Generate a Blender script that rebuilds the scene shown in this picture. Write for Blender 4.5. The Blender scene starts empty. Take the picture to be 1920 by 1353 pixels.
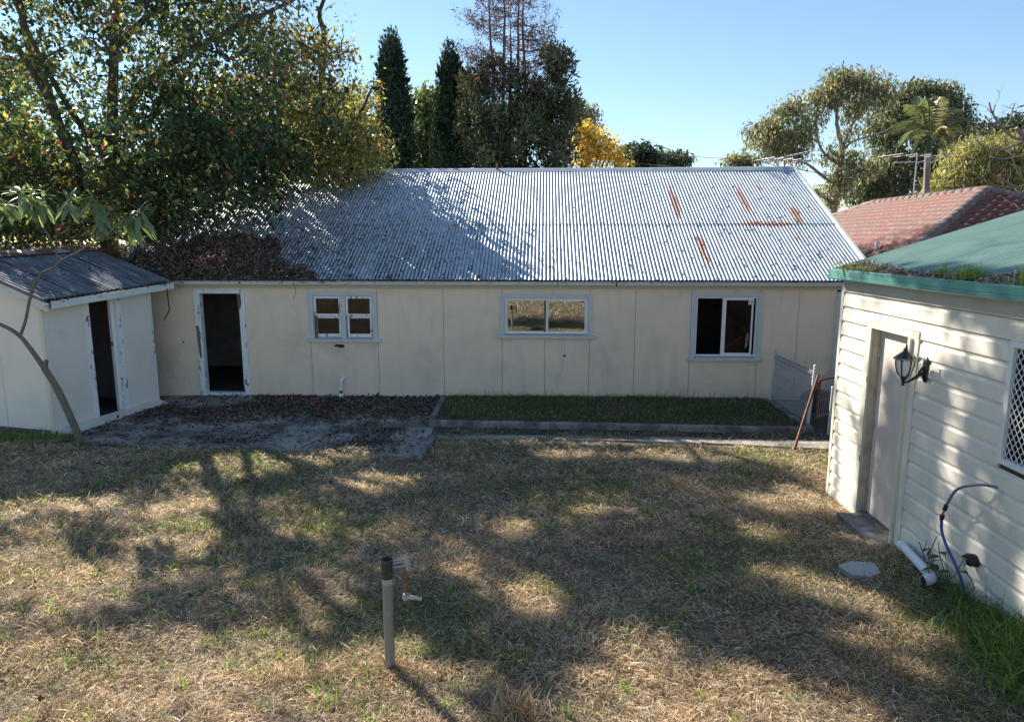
import bpy, math, random
import numpy as np
from mathutils import Vector, Matrix
from mathutils.geometry import tessellate_polygon
R = math.radians
random.seed(7)
rng = np.random.default_rng(11)
SC = bpy.context.scene
COL = SC.collection
PI = math.pi

# ---------------------------------------------------------------- camera
cam_d = bpy.data.cameras.new('camera'); cam = bpy.data.objects.new('camera', cam_d); COL.objects.link(cam)
cam.location = (0, 0, 3.2); cam.rotation_euler = (R(90 - 9.8), 0, 0)
cam_d.sensor_width = 36; cam_d.lens = 1300 / 1920 * 36
cam_d.clip_start = 0.05; cam_d.clip_end = 2000
SC.camera = cam

# ---------------------------------------------------------------- sky, sun, exposure
SUN_EL, SUN_AZ = R(33), R(-41)          # azimuth from +Y towards +X
W = bpy.data.worlds.new('World'); SC.world = W; W.use_nodes = True
nt = W.node_tree
sky = nt.nodes.new('ShaderNodeTexSky'); sky.sky_type = 'NISHITA'; sky.sun_disc = False
sky.sun_elevation = SUN_EL; sky.sun_rotation = SUN_AZ
sky.air_density = 1.1; sky.dust_density = 0.0; sky.ozone_density = 3.0
nt.links.new(sky.outputs[0], nt.nodes['Background'].inputs[0])
nt.nodes['Background'].inputs[1].default_value = 0.075
sd = bpy.data.lights.new('sun', 'SUN'); sun = bpy.data.objects.new('sun', sd); COL.objects.link(sun)
sd.energy = 5.0; sd.angle = R(0.5); sd.color = (1, 0.93, 0.82)
sdir = Vector((math.sin(SUN_AZ) * math.cos(SUN_EL), math.cos(SUN_AZ) * math.cos(SUN_EL), math.sin(SUN_EL)))
sun.rotation_euler = sdir.to_track_quat('Z', 'Y').to_euler()
vs = SC.view_settings
vs.view_transform = 'Standard'; vs.look = 'None'; vs.gamma = 1; vs.use_curve_mapping = False
vs.exposure = 1.28
SC.render.engine = 'CYCLES'
SC.cycles.max_bounces = 8; SC.cycles.diffuse_bounces = 4; SC.cycles.transparent_max_bounces = 12

# ---------------------------------------------------------------- helpers
def at(x, y, Y):
    """point at distance Y in front of the camera seen at photo pixel x, y"""
    p = R(9.8); u = (x - 960) / 1300; v = (y - 676.5) / 1300
    r = (u, math.cos(p) - v * math.sin(p), -math.sin(p) - v * math.cos(p)); t = Y / r[1]
    return Vector((r[0] * t, Y, 3.2 + r[2] * t))

def setp(o, label=None, cat=None, group=None, kind=None):
    if label: o['label'] = label
    if cat: o['category'] = cat
    if group: o['group'] = group
    if kind: o['kind'] = kind
    return o

def empty(name, loc=(0, 0, 0), rz=0, label=None, cat=None, group=None):
    o = bpy.data.objects.new(name, None); COL.objects.link(o)
    o.location = loc; o.rotation_euler = (0, 0, rz); o.empty_display_size = 0.2
    return setp(o, label, cat, group)

class MB:
    def __init__(s): s.v = []; s.f = []; s.sm = []
    def add(s, vs_, fs, smooth=False):
        b = len(s.v); s.v += [tuple(v) for v in vs_]; s.f += [tuple(i + b for i in f) for f in fs]; s.sm += [smooth] * len(fs); return s
    def box(s, x0, x1, y0, y1, z0, z1, M=None):
        vs_ = [(x, y, z) for z in (z0, z1) for y in (y0, y1) for x in (x0, x1)]
        if M is not None: vs_ = [M @ Vector(v) for v in vs_]
        return s.add(vs_, [(0, 2, 3, 1), (4, 5, 7, 6), (0, 1, 5, 4), (2, 6, 7, 3), (0, 4, 6, 2), (1, 3, 7, 5)])
    def prism(s, poly, axis, a, b):
        """poly of 2d points, extruded along axis ('x': poly is y,z ; 'y': poly is x,z ; 'z': poly is x,y)"""
        def m(p, t): return (t, p[0], p[1]) if axis == 'x' else (p[0], t, p[1]) if axis == 'y' else (p[0], p[1], t)
        n = len(poly); vs_ = [m(p, a) for p in poly] + [m(p, b) for p in poly]
        return s.add(vs_, [tuple(range(n))[::-1], tuple(range(n, 2 * n))] + [(i, (i + 1) % n, n + (i + 1) % n, n + i) for i in range(n)])
    def tube(s, pts, rad, n=8, caps=True, smooth=True):
        pts = [Vector(p) for p in pts]; m = len(pts)
        if not hasattr(rad, '__len__'): rad = [rad] * m
        up = Vector((0.13, 0.27, 1)).normalized(); ring = []
        for i, p in enumerate(pts):
            d = (pts[min(i + 1, m - 1)] - pts[max(i - 1, 0)]).normalized()
            if i == 0:
                a = d.cross(up if abs(d.dot(up)) < .95 else Vector((1, 0, 0))).normalized()
            else:
                a = (a - d * a.dot(d)).normalized()
            b = d.cross(a)
            ring += [p + (a * math.cos(2 * PI * k / n) + b * math.sin(2 * PI * k / n)) * rad[i] for k in range(n)]
        fs = [(i * n + k, i * n + (k + 1) % n, (i + 1) * n + (k + 1) % n, (i + 1) * n + k) for i in range(m - 1) for k in range(n)]
        s.add(ring, fs, smooth)
        if caps: s.add(ring[:n], [tuple(range(n))[::-1]]); s.add(ring[-n:], [tuple(range(n))])
        return s
    def lathe(s, prof, n=16, M=None, smooth=True, sx=1, sy=1):
        vs_ = [(r * sx * math.cos(2 * PI * k / n), r * sy * math.sin(2 * PI * k / n), z) for r, z in prof for k in range(n)]
        if M is not None: vs_ = [M @ Vector(v) for v in vs_]
        return s.add(vs_, [(i * n + k, i * n + (k + 1) % n, (i + 1) * n + (k + 1) % n, (i + 1) * n + k) for i in range(len(prof) - 1) for k in range(n)], smooth)
    def mesh(s, name, mat):
        me = bpy.data.meshes.new(name); me.from_pydata(s.v, [], s.f)
        me.polygons.foreach_set('use_smooth', s.sm); me.materials.append(mat); me.update(); return me
    def build(s, name, mat, parent=None, loc=None, **kw):
        o = bpy.data.objects.new(name, s.mesh(name, mat)); COL.objects.link(o)
        if parent is not None: o.parent = parent
        if loc is not None: o.location = loc
        return setp(o, **kw)

def inst(name, me, parent=None, M=None, **kw):
    o = bpy.data.objects.new(name, me); COL.objects.link(o)
    if parent is not None: o.parent = parent
    if M is not None: o.matrix_local = M
    return setp(o, **kw)

def npmesh(name, V, F, mat, parent=None, colors=None, smooth=False, **kw):
    """V (n,3), F (m,k) uniform faces, colours per vertex"""
    me = bpy.data.meshes.new(name); k = F.shape[1]
    me.vertices.add(len(V)); me.vertices.foreach_set('co', np.ascontiguousarray(V, dtype=np.float32).ravel())
    me.loops.add(F.size); me.loops.foreach_set('vertex_index', np.ascontiguousarray(F, dtype=np.int32).ravel())
    me.polygons.add(len(F)); me.polygons.foreach_set('loop_start', np.arange(0, F.size, k, dtype=np.int32))
    me.polygons.foreach_set('loop_total', np.full(len(F), k, dtype=np.int32))
    if smooth: me.polygons.foreach_set('use_smooth', np.ones(len(F), dtype=bool))
    if colors is not None:
        ca = me.color_attributes.new('Col', 'FLOAT_COLOR', 'POINT')
        c4 = np.ones((len(V), 4), dtype=np.float32); c4[:, :3] = colors; ca.data.foreach_set('color', c4.ravel())
    me.materials.append(mat); me.update(calc_edges=True); me.validate()
    o = bpy.data.objects.new(name, me); COL.objects.link(o)
    if parent is not None: o.parent = parent
    return setp(o, **kw)

# ---------------------------------------------------------------- materials
def newmat(name):
    m = bpy.data.materials.new(name); m.use_nodes = True
    return m, m.node_tree, m.node_tree.nodes['Principled BSDF']
def noise_node(t, vec, scale, detail=4, rough=.55, dist=0):
    n = t.nodes.new('ShaderNodeTexNoise'); n.inputs['Scale'].default_value = scale
    n.inputs['Detail'].default_value = detail; n.inputs['Roughness'].default_value = rough; n.inputs['Distortion'].default_value = dist
    t.links.new(vec, n.inputs['Vector']); return n.outputs['Fac']
def ramp(t, fac, a, b, smooth=False):
    r = t.nodes.new('ShaderNodeMapRange'); r.inputs['From Min'].default_value = a; r.inputs['From Max'].default_value = b
    r.clamp = True
    if smooth: r.interpolation_type = 'SMOOTHSTEP'
    t.links.new(fac, r.inputs['Value']); return r.outputs['Result']
def mixc(t, fac, a, b):
    m = t.nodes.new('ShaderNodeMix'); m.data_type = 'RGBA'
    for i, x in ((0, fac), (6, a), (7, b)):
        if isinstance(x, (int, float)): m.inputs[i].default_value = x
        elif isinstance(x, tuple): m.inputs[i].default_value = (*x[:3], 1)
        else: t.links.new(x, m.inputs[i])
    return m.outputs[2]
def mth(t, op, a, b=None, c=None):
    m = t.nodes.new('ShaderNodeMath'); m.operation = op
    for i, x in enumerate((a, b, c)):
        if x is None: continue
        if isinstance(x, (int, float)): m.inputs[i].default_value = x
        else: t.links.new(x, m.inputs[i])
    return m.outputs[0]
def bump(t, bs, h, strength, dist=.01):
    b = t.nodes.new('ShaderNodeBump'); b.inputs['Strength'].default_value = strength; b.inputs['Distance'].default_value = dist
    t.links.new(h, b.inputs['Height']); t.links.new(b.outputs[0], bs.inputs['Normal'])
def stretch(t, vec, s):
    m = t.nodes.new('ShaderNodeMapping'); m.inputs['Scale'].default_value = s; t.links.new(vec, m.inputs[0]); return m.outputs[0]

def pmat(name, base, rough=.6, metal=0., layers=(), bmp=None, spec=.5):
    """layers: (colour, noise scale, lo, hi, opacity[, stretch]) painted in world space"""
    m, t, bs = newmat(name)
    g = t.nodes.new('ShaderNodeNewGeometry').outputs['Position']; c = base
    for L in layers:
        col, sc, lo, hi, op = L[:5]; v = stretch(t, g, L[5]) if len(L) > 5 else g
        f = mth(t, 'MULTIPLY', ramp(t, noise_node(t, v, sc, 6, .6), lo, hi, True), op)
        c = mixc(t, f, c, col)
    if isinstance(c, tuple): bs.inputs['Base Color'].default_value = (*c, 1)
    else: t.links.new(c, bs.inputs['Base Color'])
    bs.inputs['Roughness'].default_value = rough; bs.inputs['Metallic'].default_value = metal
    bs.inputs['Specular IOR Level'].default_value = spec
    if bmp: bump(t, bs, noise_node(t, g, bmp[0], 6, .6), bmp[1], bmp[2] if len(bmp) > 2 else .01)
    return m

def leafmat(name, trans=.4, rough=.55, spec=.25, bright=1.25, tint=(1.1, 1., .6)):
    """foliage and grass: colour comes from each leaf's own attribute, light passes through"""
    m, t, bs = newmat(name)
    a = t.nodes.new('ShaderNodeAttribute'); a.attribute_name = 'Col'
    t.links.new(a.outputs['Color'], bs.inputs['Base Color'])
    bs.inputs['Roughness'].default_value = rough; bs.inputs['Specular IOR Level'].default_value = spec
    tr = t.nodes.new('ShaderNodeBsdfTranslucent')
    mm = t.nodes.new('ShaderNodeVectorMath'); mm.operation = 'MULTIPLY'; mm.inputs[1].default_value = tuple(bright * q for q in tint)
    t.links.new(a.outputs['Color'], mm.inputs[0]); t.links.new(mm.outputs[0], tr.inputs['Color'])
    mx = t.nodes.new('ShaderNodeMixShader'); mx.inputs[0].default_value = trans
    t.links.new(bs.outputs[0], mx.inputs[1]); t.links.new(tr.outputs[0], mx.inputs[2])
    t.links.new(mx.outputs[0], t.nodes['Material Output'].inputs['Surface'])
    return m

M = {}
M['cream'] = pmat('cream wall paint', (.83, .67, .50), .62, layers=[((.60, .52, .43), .9, .45, .75, .5), ((.46, .42, .34), 2.2, .52, .72, .25, (2.5, 2.5, .35)), ((.34, .335, .28), 1.3, .50, .80, .5), ((.25, .23, .19), 14, .66, .8, .35), ((.72, .64, .5), 5, .5, .7, .3)], bmp=(60, .15, .003))
M['cream2'] = pmat('pale toilet wall paint', (.77, .71, .62), .6, layers=[((.55, .54, .49), .8, .45, .75, .5), ((.33, .34, .29), 1.5, .6, .85, .5), ((.3, .27, .22), 18, .68, .8, .3)], bmp=(60, .15, .003))
M['trim'] = pmat('pale grey blue trim paint', (.56, .565, .55), .5, layers=[((.44, .46, .46), 3, .45, .8, .5), ((.2, .17, .14), 30, .66, .7, .7)], bmp=(80, .2, .003))
M['white'] = pmat('peeling white paint', (.78, .79, .78), .5, layers=[((.6, .6, .57), 4, .45, .8, .5), ((.13, .11, .1), 9, .60, .62, .95, (1.6, 1.6, .5)), ((.2, .17, .14), 45, .63, .66, .8)], bmp=(40, .5, .004))
M['whitealu'] = pmat('white aluminium frame', (.80, .80, .77), .35, layers=[((.5, .49, .45), 12, .55, .8, .4)])
M['alu'] = pmat('cream gutter metal', (.56, .55, .50), .42, layers=[((.36, .33, .27), 6, .5, .8, .6, (.3, 1, 1)), ((.16, .13, .1), 22, .64, .72, .5)])
M['fascia'] = pmat('fascia timber paint', (.58, .52, .42), .6, layers=[((.36, .33, .28), 6, .5, .8, .5, (.3, 1, 1))])
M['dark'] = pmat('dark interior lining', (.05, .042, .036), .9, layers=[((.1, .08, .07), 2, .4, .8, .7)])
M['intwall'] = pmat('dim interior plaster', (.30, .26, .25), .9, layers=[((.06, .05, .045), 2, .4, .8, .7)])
M['timber'] = pmat('bare weathered timber', (.18, .14, .105), .85, layers=[((.08, .06, .05), 8, .4, .7, .8, (1, 1, .15))], bmp=(30, .4))
M['pvc'] = pmat('white pvc', (.82, .84, .84), .3, layers=[((.55, .55, .5), 6, .55, .8, .5)])
M['rust'] = pmat('rusted steel', (.17, .065, .035), .85, layers=[((.30, .12, .05), 12, .4, .7, .8), ((.06, .035, .03), 25, .5, .7, .7)], bmp=(60, .5, .003))
M['wire'] = pmat('dusty coated wire', (.33, .33, .33), .5, layers=[((.15, .15, .15), 8, .5, .8, .6)])
M['fence'] = pmat('faded mesh fence coating', (.52, .55, .56), .5, layers=[((.3, .3, .29), 8, .5, .8, .5)])
M['black'] = pmat('black cast metal', (.012, .02, .02), .35, layers=[((.05, .06, .055), 30, .55, .75, .5)])
M['blackp'] = pmat('black plastic', (.015, .015, .016), .55)
M['frost'] = pmat('frosted lamp glass', (.72, .71, .68), .25, layers=[((.5, .48, .42), 14, .5, .8, .5)])
M['concrete'] = pmat('weathered concrete', (.37, .325, .28), .9, layers=[((.12, .105, .09), 1.3, .43, .62, .85), ((.045, .04, .035), 2.1, .52, .64, .85), ((.42, .40, .37), 9, .55, .8, .5)], bmp=(40, .5, .006))
M['concrete2'] = pmat('pale concrete edging', (.27, .255, .23), .9, layers=[((.10, .095, .085), 3, .40, .6, .85), ((.045, .045, .035), 9, .52, .68, .8)], bmp=(50, .5, .005))
M['soil'] = pmat('dark garden soil', (.055, .042, .032), .95, layers=[((.13, .10, .07), 6, .45, .7, .8)], bmp=(30, .8, .03))
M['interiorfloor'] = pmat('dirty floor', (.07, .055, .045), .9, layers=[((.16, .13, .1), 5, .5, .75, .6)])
M['vinyl'] = pmat('cream vinyl cladding', (.76, .695, .58), .42, layers=[((.54, .51, .43), 1.4, .42, .75, .6), ((.40, .37, .30), 2.5, .52, .75, .35, (3, 3, .4)), ((.32, .34, .24), 4, .58, .8, .4), ((.2, .18, .14), 40, .68, .72, .4)], bmp=(3, .12, .01))
M['vtrim'] = pmat('cream vinyl trim', (.66, .61, .49), .4, layers=[((.45, .42, .33), 5, .5, .8, .5)])
M['frieze'] = pmat('grey cream frieze board', (.50, .47, .42), .6, layers=[((.36, .33, .29), 2, .45, .75, .6)])
M['doorp'] = pmat('pinkish cream door paint', (.64, .55, .47), .5, layers=[((.5, .43, .37), 1.6, .45, .8, .5), ((.15, .1, .08), 38, .70, .73, .7)])
M['jamb'] = pmat('stained door jamb', (.52, .45, .33), .55, layers=[((.28, .22, .13), 5, .45, .75, .7), ((.1, .08, .06), 24, .66, .7, .7)])
M['green'] = pmat('green folded gutter metal', (.10, .30, .245), .38, layers=[((.15, .34, .28), 3, .4, .7, .5), ((.07, .2, .17), 12, .6, .8, .5)])
M['greenroof'] = pmat('faded green roof metal', (.15, .245, .21), .45, layers=[((.21, .30, .26), 2.2, .4, .7, .6), ((.3, .38, .34), 20, .68, .76, .5), ((.04, .07, .06), 26, .70, .74, .7)])
M['chip'] = pmat('aggregate stone', (.48, .46, .44), .9, layers=[((.6, .6, .6), 90, .58, .66, .7), ((.1, .1, .1), 70, .55, .62, .7)], bmp=(90, .8, .01))
M['postm'] = pmat('dull galvanised pipe', (.27, .27, .25), .45, metal=.35, layers=[((.38, .38, .36), 5, .45, .7, .6), ((.16, .14, .11), 22, .58, .7, .6)])
M['postdark'] = pmat('tarred pipe collar', (.035, .032, .028), .6, layers=[((.12, .1, .07), 30, .5, .7, .6)])
M['copper'] = pmat('brown pipe', (.24, .09, .05), .5, layers=[((.12, .05, .03), 20, .5, .7, .6)])
M['greyp'] = pmat('grey weathered plastic', (.38, .35, .30), .55, layers=[((.22, .2, .17), 25, .5, .7, .6)])
M['steel'] = pmat('galvanised steel', (.45, .46, .47), .4, metal=.7)
M['hosegrey'] = pmat('grey hose', (.13, .17, .21), .4); M['hoseblue'] = pmat('blue hose', (.02, .07, .28), .35)
M['orange'] = pmat('orange hose core', (.5, .12, .04), .5)
M['mesh'] = pmat('white security mesh', (.72, .72, .69), .4)
M['antenna'] = pmat('antenna aluminium', (.42, .42, .42), .4, metal=.5)
M['bark'] = pmat('dark bark', (.085, .065, .055), .9, layers=[((.16, .13, .11), 5, .45, .7, .7, (1, 1, .4))], bmp=(18, .8, .02))
M['barkpale'] = pmat('pale gum bark', (.30, .25, .22), .8, layers=[((.14, .11, .09), 3, .45, .7, .8, (1, 1, .3))], bmp=(10, .5, .02))
M['barkred'] = pmat('reddish conifer bark', (.17, .105, .085), .9, layers=[((.10, .07, .06), 5, .45, .7, .7)])
M['sapbark'] = pmat('sapling bark', (.15, .125, .09), .8, layers=[((.25, .2, .14), 20, .5, .7, .6), ((.22, .09, .04), 14, .66, .72, .7)], bmp=(40, .6, .006))
M['leaf'] = leafmat('broad leaf', .34, .42, .4, 1.9)
M['needle'] = leafmat('conifer leaf', .12, .7, .15, 1.2)
M['straw'] = leafmat('grass blade', .45, .55, .25, 1.45, (1.05, 1., .8))
M['litter'] = leafmat('dry leaf', .12, .7, .15, 1.2)

def glass(name, refl=.12):
    m, t, bs = newmat(name); t.nodes.remove(bs)
    tr = t.nodes.new('ShaderNodeBsdfTransparent'); tr.inputs[0].default_value = (.30, .31, .31, 1)
    gl = t.nodes.new('ShaderNodeBsdfGlossy'); gl.inputs['Roughness'].default_value = .015; gl.inputs['Color'].default_value = (.95, .95, .95, 1)
    g = t.nodes.new('ShaderNodeNewGeometry').outputs['Position']
    b = t.nodes.new('ShaderNodeBump'); b.inputs['Strength'].default_value = .25; b.inputs['Distance'].default_value = .004
    t.links.new(noise_node(t, g, 2.5, 1), b.inputs['Height']); t.links.new(b.outputs[0], gl.inputs['Normal'])
    fr = t.nodes.new('ShaderNodeLayerWeight'); fr.inputs['Blend'].default_value = .2
    mx = t.nodes.new('ShaderNodeMixShader'); t.links.new(mth(t, 'MAXIMUM', fr.outputs['Fresnel'], refl), mx.inputs[0])
    t.links.new(tr.outputs[0], mx.inputs[1]); t.links.new(gl.outputs[0], mx.inputs[2])
    t.links.new(mx.outputs[0], t.nodes['Material Output'].inputs['Surface']); return m
M['glass'] = glass('window glass', .035)
M['tint'] = glass('tinted window glass', .34)

# ---------------------------------------------------------------- ground
def hgt(x, y):
    x = np.asarray(x, dtype=float); y = np.asarray(y, dtype=float)
    s = .04 * np.clip(8.5 - y, 0, 16)
    b = .018 * np.sin(1.7 * x + .6 * y) + .014 * np.sin(2.9 * y - 1.1 * x + 1) + .008 * np.sin(5.3 * x + 4.1 * y)
    w = np.clip((10.2 - y) / 1.5, 0, 1) * np.clip((3.7 - x) / .8, 0.15, 1) * np.clip((y + 12) / 4, 0, 1)
    return s + b * w
def ground():
    xs = np.concatenate([[-700, -200, -80, -40, -25, -16], np.arange(-12, 8.01, .25), [10, 14, 20, 40, 80, 200, 700]])
    ys = np.concatenate([[-500, -120, -50, -25, -16], np.arange(-12, 12.01, .25), [13, 14, 16, 20, 30, 50, 100, 300, 900]])
    X, Y = np.meshgrid(xs, ys); Z = hgt(X, Y) - .012
    V = np.stack([X, Y, Z], -1).reshape(-1, 3); nx = len(xs); i = np.arange(len(ys) - 1)[:, None] * nx + np.arange(nx - 1)[None]
    F = np.stack([i, i + 1, i + nx + 1, i + nx], -1).reshape(-1, 4)
    m = pmat('dry lawn soil and thatch', (.20, .15, .11), .95, layers=[((.12, .09, .06), 2.5, .4, .65, .8), ((.38, .30, .20), 7, .45, .7, .7), ((.07, .085, .035), 1.1, .5, .7, .6), ((.36, .29, .19), 45, .5, .7, .6)], bmp=(60, 1, .03))
    npmesh('ground', V, F, m, smooth=True, kind='structure')
ground()
# ================================================================ LONG SHED
HS = empty('long_shed', (0, 13.9, 0), R(-2.6), 'long low cream sheet-clad shed with a rusting corrugated iron roof across the yard', 'shed')

def panel(u0, u1, z0, z1, mat, parent, holes=(), y0=-.006, y1=0., name='wall_panel', **kw):
    b = MB(); loops = [[Vector((u0, z0, 0)), Vector((u1, z0, 0)), Vector((u1, z1, 0)), Vector((u0, z1, 0))]]
    loops += [[Vector((p[0], p[1], 0)) for p in h] for h in holes]
    tri = tessellate_polygon(loops); flat = [p for l in loops for p in l]; n = len(flat)
    vs_ = [(p.x, y0, p.y) for p in flat] + [(p.x, y1, p.y) for p in flat]
    b.add(vs_, [tuple(t) for t in tri] + [tuple(i + n for i in t[::-1]) for t in tri])
    s = 0
    for l in loops:
        k = len(l); b.add([vs_[s + i] for i in range(k)] + [vs_[s + i + n] for i in range(k)], [(i, (i + 1) % k, k + (i + 1) % k, k + i) for i in range(k)]); s += k
    return b.build(name, mat, parent, **kw)
def blob(cx, cz, rx, rz, n=14, seed=0):
    r = random.Random(seed); return [(cx + rx * math.cos(a) * (1 + r.uniform(-.3, .3)), cz + rz * math.sin(a) * (1 + r.uniform(-.35, .35))) for a in [2 * PI * i / n for i in range(n)]]

ZT = 2.30
G = .004
cr = M['cream']
panel(-8.10, -7.5 - G, .0, ZT, cr, HS)
panel(-7.5 + G, -6.50, .0, ZT, cr, HS, holes=[blob(-6.807, 1.143, .022, .022, 10, 1)])
panel(-6.50, -5.47, 2.235, ZT, cr, HS)
panel(-5.47, -4.13 - G, .04, ZT, cr, HS)
panel(-4.13 + G, -2.735 - G, .03, 1.20, cr, HS, holes=[blob(-3.53, 1.087, .11, .035, 18, 3), [(-2.86, .035), (-2.745, .035), (-2.755, .13), (-2.80, .10)]])
panel(-4.13 + G, -2.735 - G, 2.20, ZT, cr, HS)
panel(-2.735 + G, -1.39 - G, .03, ZT, cr, HS)
panel(-1.39 + G, -.2 - G, .02, ZT, cr, HS)
panel(-.2 + G, .663 - G, .02, 1.29, cr, HS)
panel(.663 + G, 1.56 - G, .02, 1.29, cr, HS, holes=[[(1.02, .925), (1.05, .935), (1.08, .925), (1.10, .935), (1.085, .905), (1.06, .885), (1.035, .90)]])
panel(-.2 + G, 1.56 - G, 2.16, ZT, cr, HS)
panel(1.56 + G, 2.465 - G, .02, ZT, cr, HS)
panel(2.465 + G, 3.565 - G, .05, ZT, cr, HS)
panel(3.565 + G, 4.90 - G, .05, .86, cr, HS)
panel(3.565 + G, 4.90 - G, 2.21, ZT, cr, HS)
panel(4.90 + G, 5.66 - G, .05, ZT, cr, HS)
panel(5.66 + G, 6.37, .05, ZT, cr, HS)
b = MB(); b.box(2.47, 5.1, -.016, -.0065, .088, .102); b.box(2.47, 5.1, -.012, -.0066, .0, .087); b.build('skirting_board', cr, HS)
b = MB(); b.tube([(1.065, -.0062, 1.285), (1.062, -.0062, 1.12), (1.055, -.0062, .935)], .0022, 4, smooth=False); b.tube([(1.045, -.0062, .90), (1.03, -.0062, .72), (1.015, -.0062, .55)], .0018, 4, smooth=False); b.build('sheet_crack', M['dark'], HS)
b = MB()
for u_ in [-7.49, -4.14, -2.745, -2.72, -1.40, -1.375, -.21, .65, .675, 1.55, 1.575, 2.455, 2.48, 3.55, 3.58, 4.89, 4.915, 5.65, 5.675]:
    for k_ in range(7): b.box(u_ - .004, u_ + .004, -.0085, -.0062, .15 + k_ * .16 - .004, .15 + k_ * .16 + .004)
b.build('nail_heads', M['fascia'], HS, kind='stuff')
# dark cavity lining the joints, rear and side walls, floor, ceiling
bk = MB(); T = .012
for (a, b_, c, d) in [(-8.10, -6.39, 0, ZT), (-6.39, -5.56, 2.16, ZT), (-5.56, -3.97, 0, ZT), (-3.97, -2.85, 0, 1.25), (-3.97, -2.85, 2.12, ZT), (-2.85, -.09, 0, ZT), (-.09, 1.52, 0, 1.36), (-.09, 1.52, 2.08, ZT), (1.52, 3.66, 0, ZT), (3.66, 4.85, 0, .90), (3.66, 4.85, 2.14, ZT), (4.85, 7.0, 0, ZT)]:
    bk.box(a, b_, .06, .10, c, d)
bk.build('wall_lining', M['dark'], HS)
st = MB()
for u in [-8.2, -7.5, -6.42, -5.53, -4.8, -4.0, -2.8, -2.1, -1.39, -.8, -.12, .663, 1.545, 2.465, 3.0, 3.62, 4.88, 5.66]: st.box(u - .02, u + .02, .002, .058, .05, ZT - .03)
st.build('wall_stud', M['timber'], HS)
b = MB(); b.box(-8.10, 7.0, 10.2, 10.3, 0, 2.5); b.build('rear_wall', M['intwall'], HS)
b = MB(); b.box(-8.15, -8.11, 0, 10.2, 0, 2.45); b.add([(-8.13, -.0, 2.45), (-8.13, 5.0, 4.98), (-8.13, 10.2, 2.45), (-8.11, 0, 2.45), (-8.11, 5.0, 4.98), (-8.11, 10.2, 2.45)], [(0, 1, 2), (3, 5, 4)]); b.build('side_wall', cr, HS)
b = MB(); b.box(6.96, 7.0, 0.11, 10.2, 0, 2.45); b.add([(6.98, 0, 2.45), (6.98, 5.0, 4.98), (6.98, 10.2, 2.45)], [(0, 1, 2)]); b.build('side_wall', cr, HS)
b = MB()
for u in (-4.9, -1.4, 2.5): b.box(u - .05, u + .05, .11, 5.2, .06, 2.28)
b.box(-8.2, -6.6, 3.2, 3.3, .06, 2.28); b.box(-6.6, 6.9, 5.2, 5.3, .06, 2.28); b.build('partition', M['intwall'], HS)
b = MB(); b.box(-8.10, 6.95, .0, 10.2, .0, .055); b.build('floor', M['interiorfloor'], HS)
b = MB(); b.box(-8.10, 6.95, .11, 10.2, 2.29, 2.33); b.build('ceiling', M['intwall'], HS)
# right end: door post and recessed side door
b = MB(); b.box(6.37, 6.46, -.045, .055, .0, 2.22); b.build('corner_post', M['trim'], HS)
b = MB(); b.box(6.46, 7.0, .0, .04, .0, 2.3); b.build('side_door', M['white'], HS)
# doorway
b = MB(); b.box(-6.505, -6.385, -.028, .11, .02, 2.15); b.build('door_frame', M['white'], HS)
b = MB(); b.box(-5.575, -5.455, -.028, .11, .02, 2.15); b.build('door_frame', M['white'], HS)
b = MB(); b.box(-6.505, -5.455, -.031, .11, 2.15, 2.24); b.build('door_frame', M['white'], HS)
b = MB(); b.box(-6.385, -5.575, -.03, .12, .03, .09); b.build('door_sill', M['white'], HS)
b = MB(); b.prism([(-5.60, 2.13), (-5.53, 2.14), (-5.52, 1.95), (-5.55, 1.84), (-5.60, 1.80)], 'y', -.036, -.0285); b.build('bare_timber_patch', M['timber'], HS)
b = MB(); b.prism([(-6.50, 1.50), (-6.44, 1.48), (-6.42, .85), (-6.455, .80), (-6.49, 1.1)], 'y', -.034, -.0285); b.build('bare_timber_patch', M['timber'], HS)
b = MB(); b.box(-5.58, -5.55, -.04, -.028, .27, .36); b.build('hinge', M['steel'], HS)

def window(name, u0, u1, z0, z1, sill, tw=.09, mull=True):
    """outer trim in front of the wall; returns the frame object"""
    b = MB()
    b.box(u0, u0 + tw, -.032, -.0065, z0, z1 - tw); b.box(u1 - tw, u1, -.032, -.0065, z0, z1 - tw); b.box(u0, u1, -.034, -.0065, z1 - tw, z1)
    # reveals
    b.box(u0 + tw - .02, u0 + tw + .012, -.0062, .10, z0, z1 - tw + .01); b.box(u1 - tw - .012, u1 - tw + .02, -.0062, .10, z0, z1 - tw + .01)
    b.box(u0 + tw + .013, u1 - tw - .013, -.0062, .10, z1 - tw - .012, z1 - tw + .014)
    f = b.build(name, M['trim'], HS)
    s = MB(); s.prism([(-.075, z0 - .06), (-.075, z0 - .008), (.055, z0 + .018), (.055, z0 - .06)], 'x', sill[0], sill[1]); s.build('sill', M['trim'], f)
    return f
def ring(b, u0, u1, z0, z1, w, y0, y1, wb=None):
    wb = wb or w
    b.box(u0, u0 + w, y0, y1, z0, z1); b.box(u1 - w, u1, y0, y1, z0, z1)
    b.box(u0 + w, u1 - w, y0, y1, z1 - w, z1); b.box(u0 + w, u1 - w, y0, y1, z0, z0 + wb); return b
def pane(u0, u1, z0, z1, y, parent, mat='glass'):
    b = MB(); b.box(u0, u1, y, y + .004, z0, z1); return b.build('pane', M[mat], parent)
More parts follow.
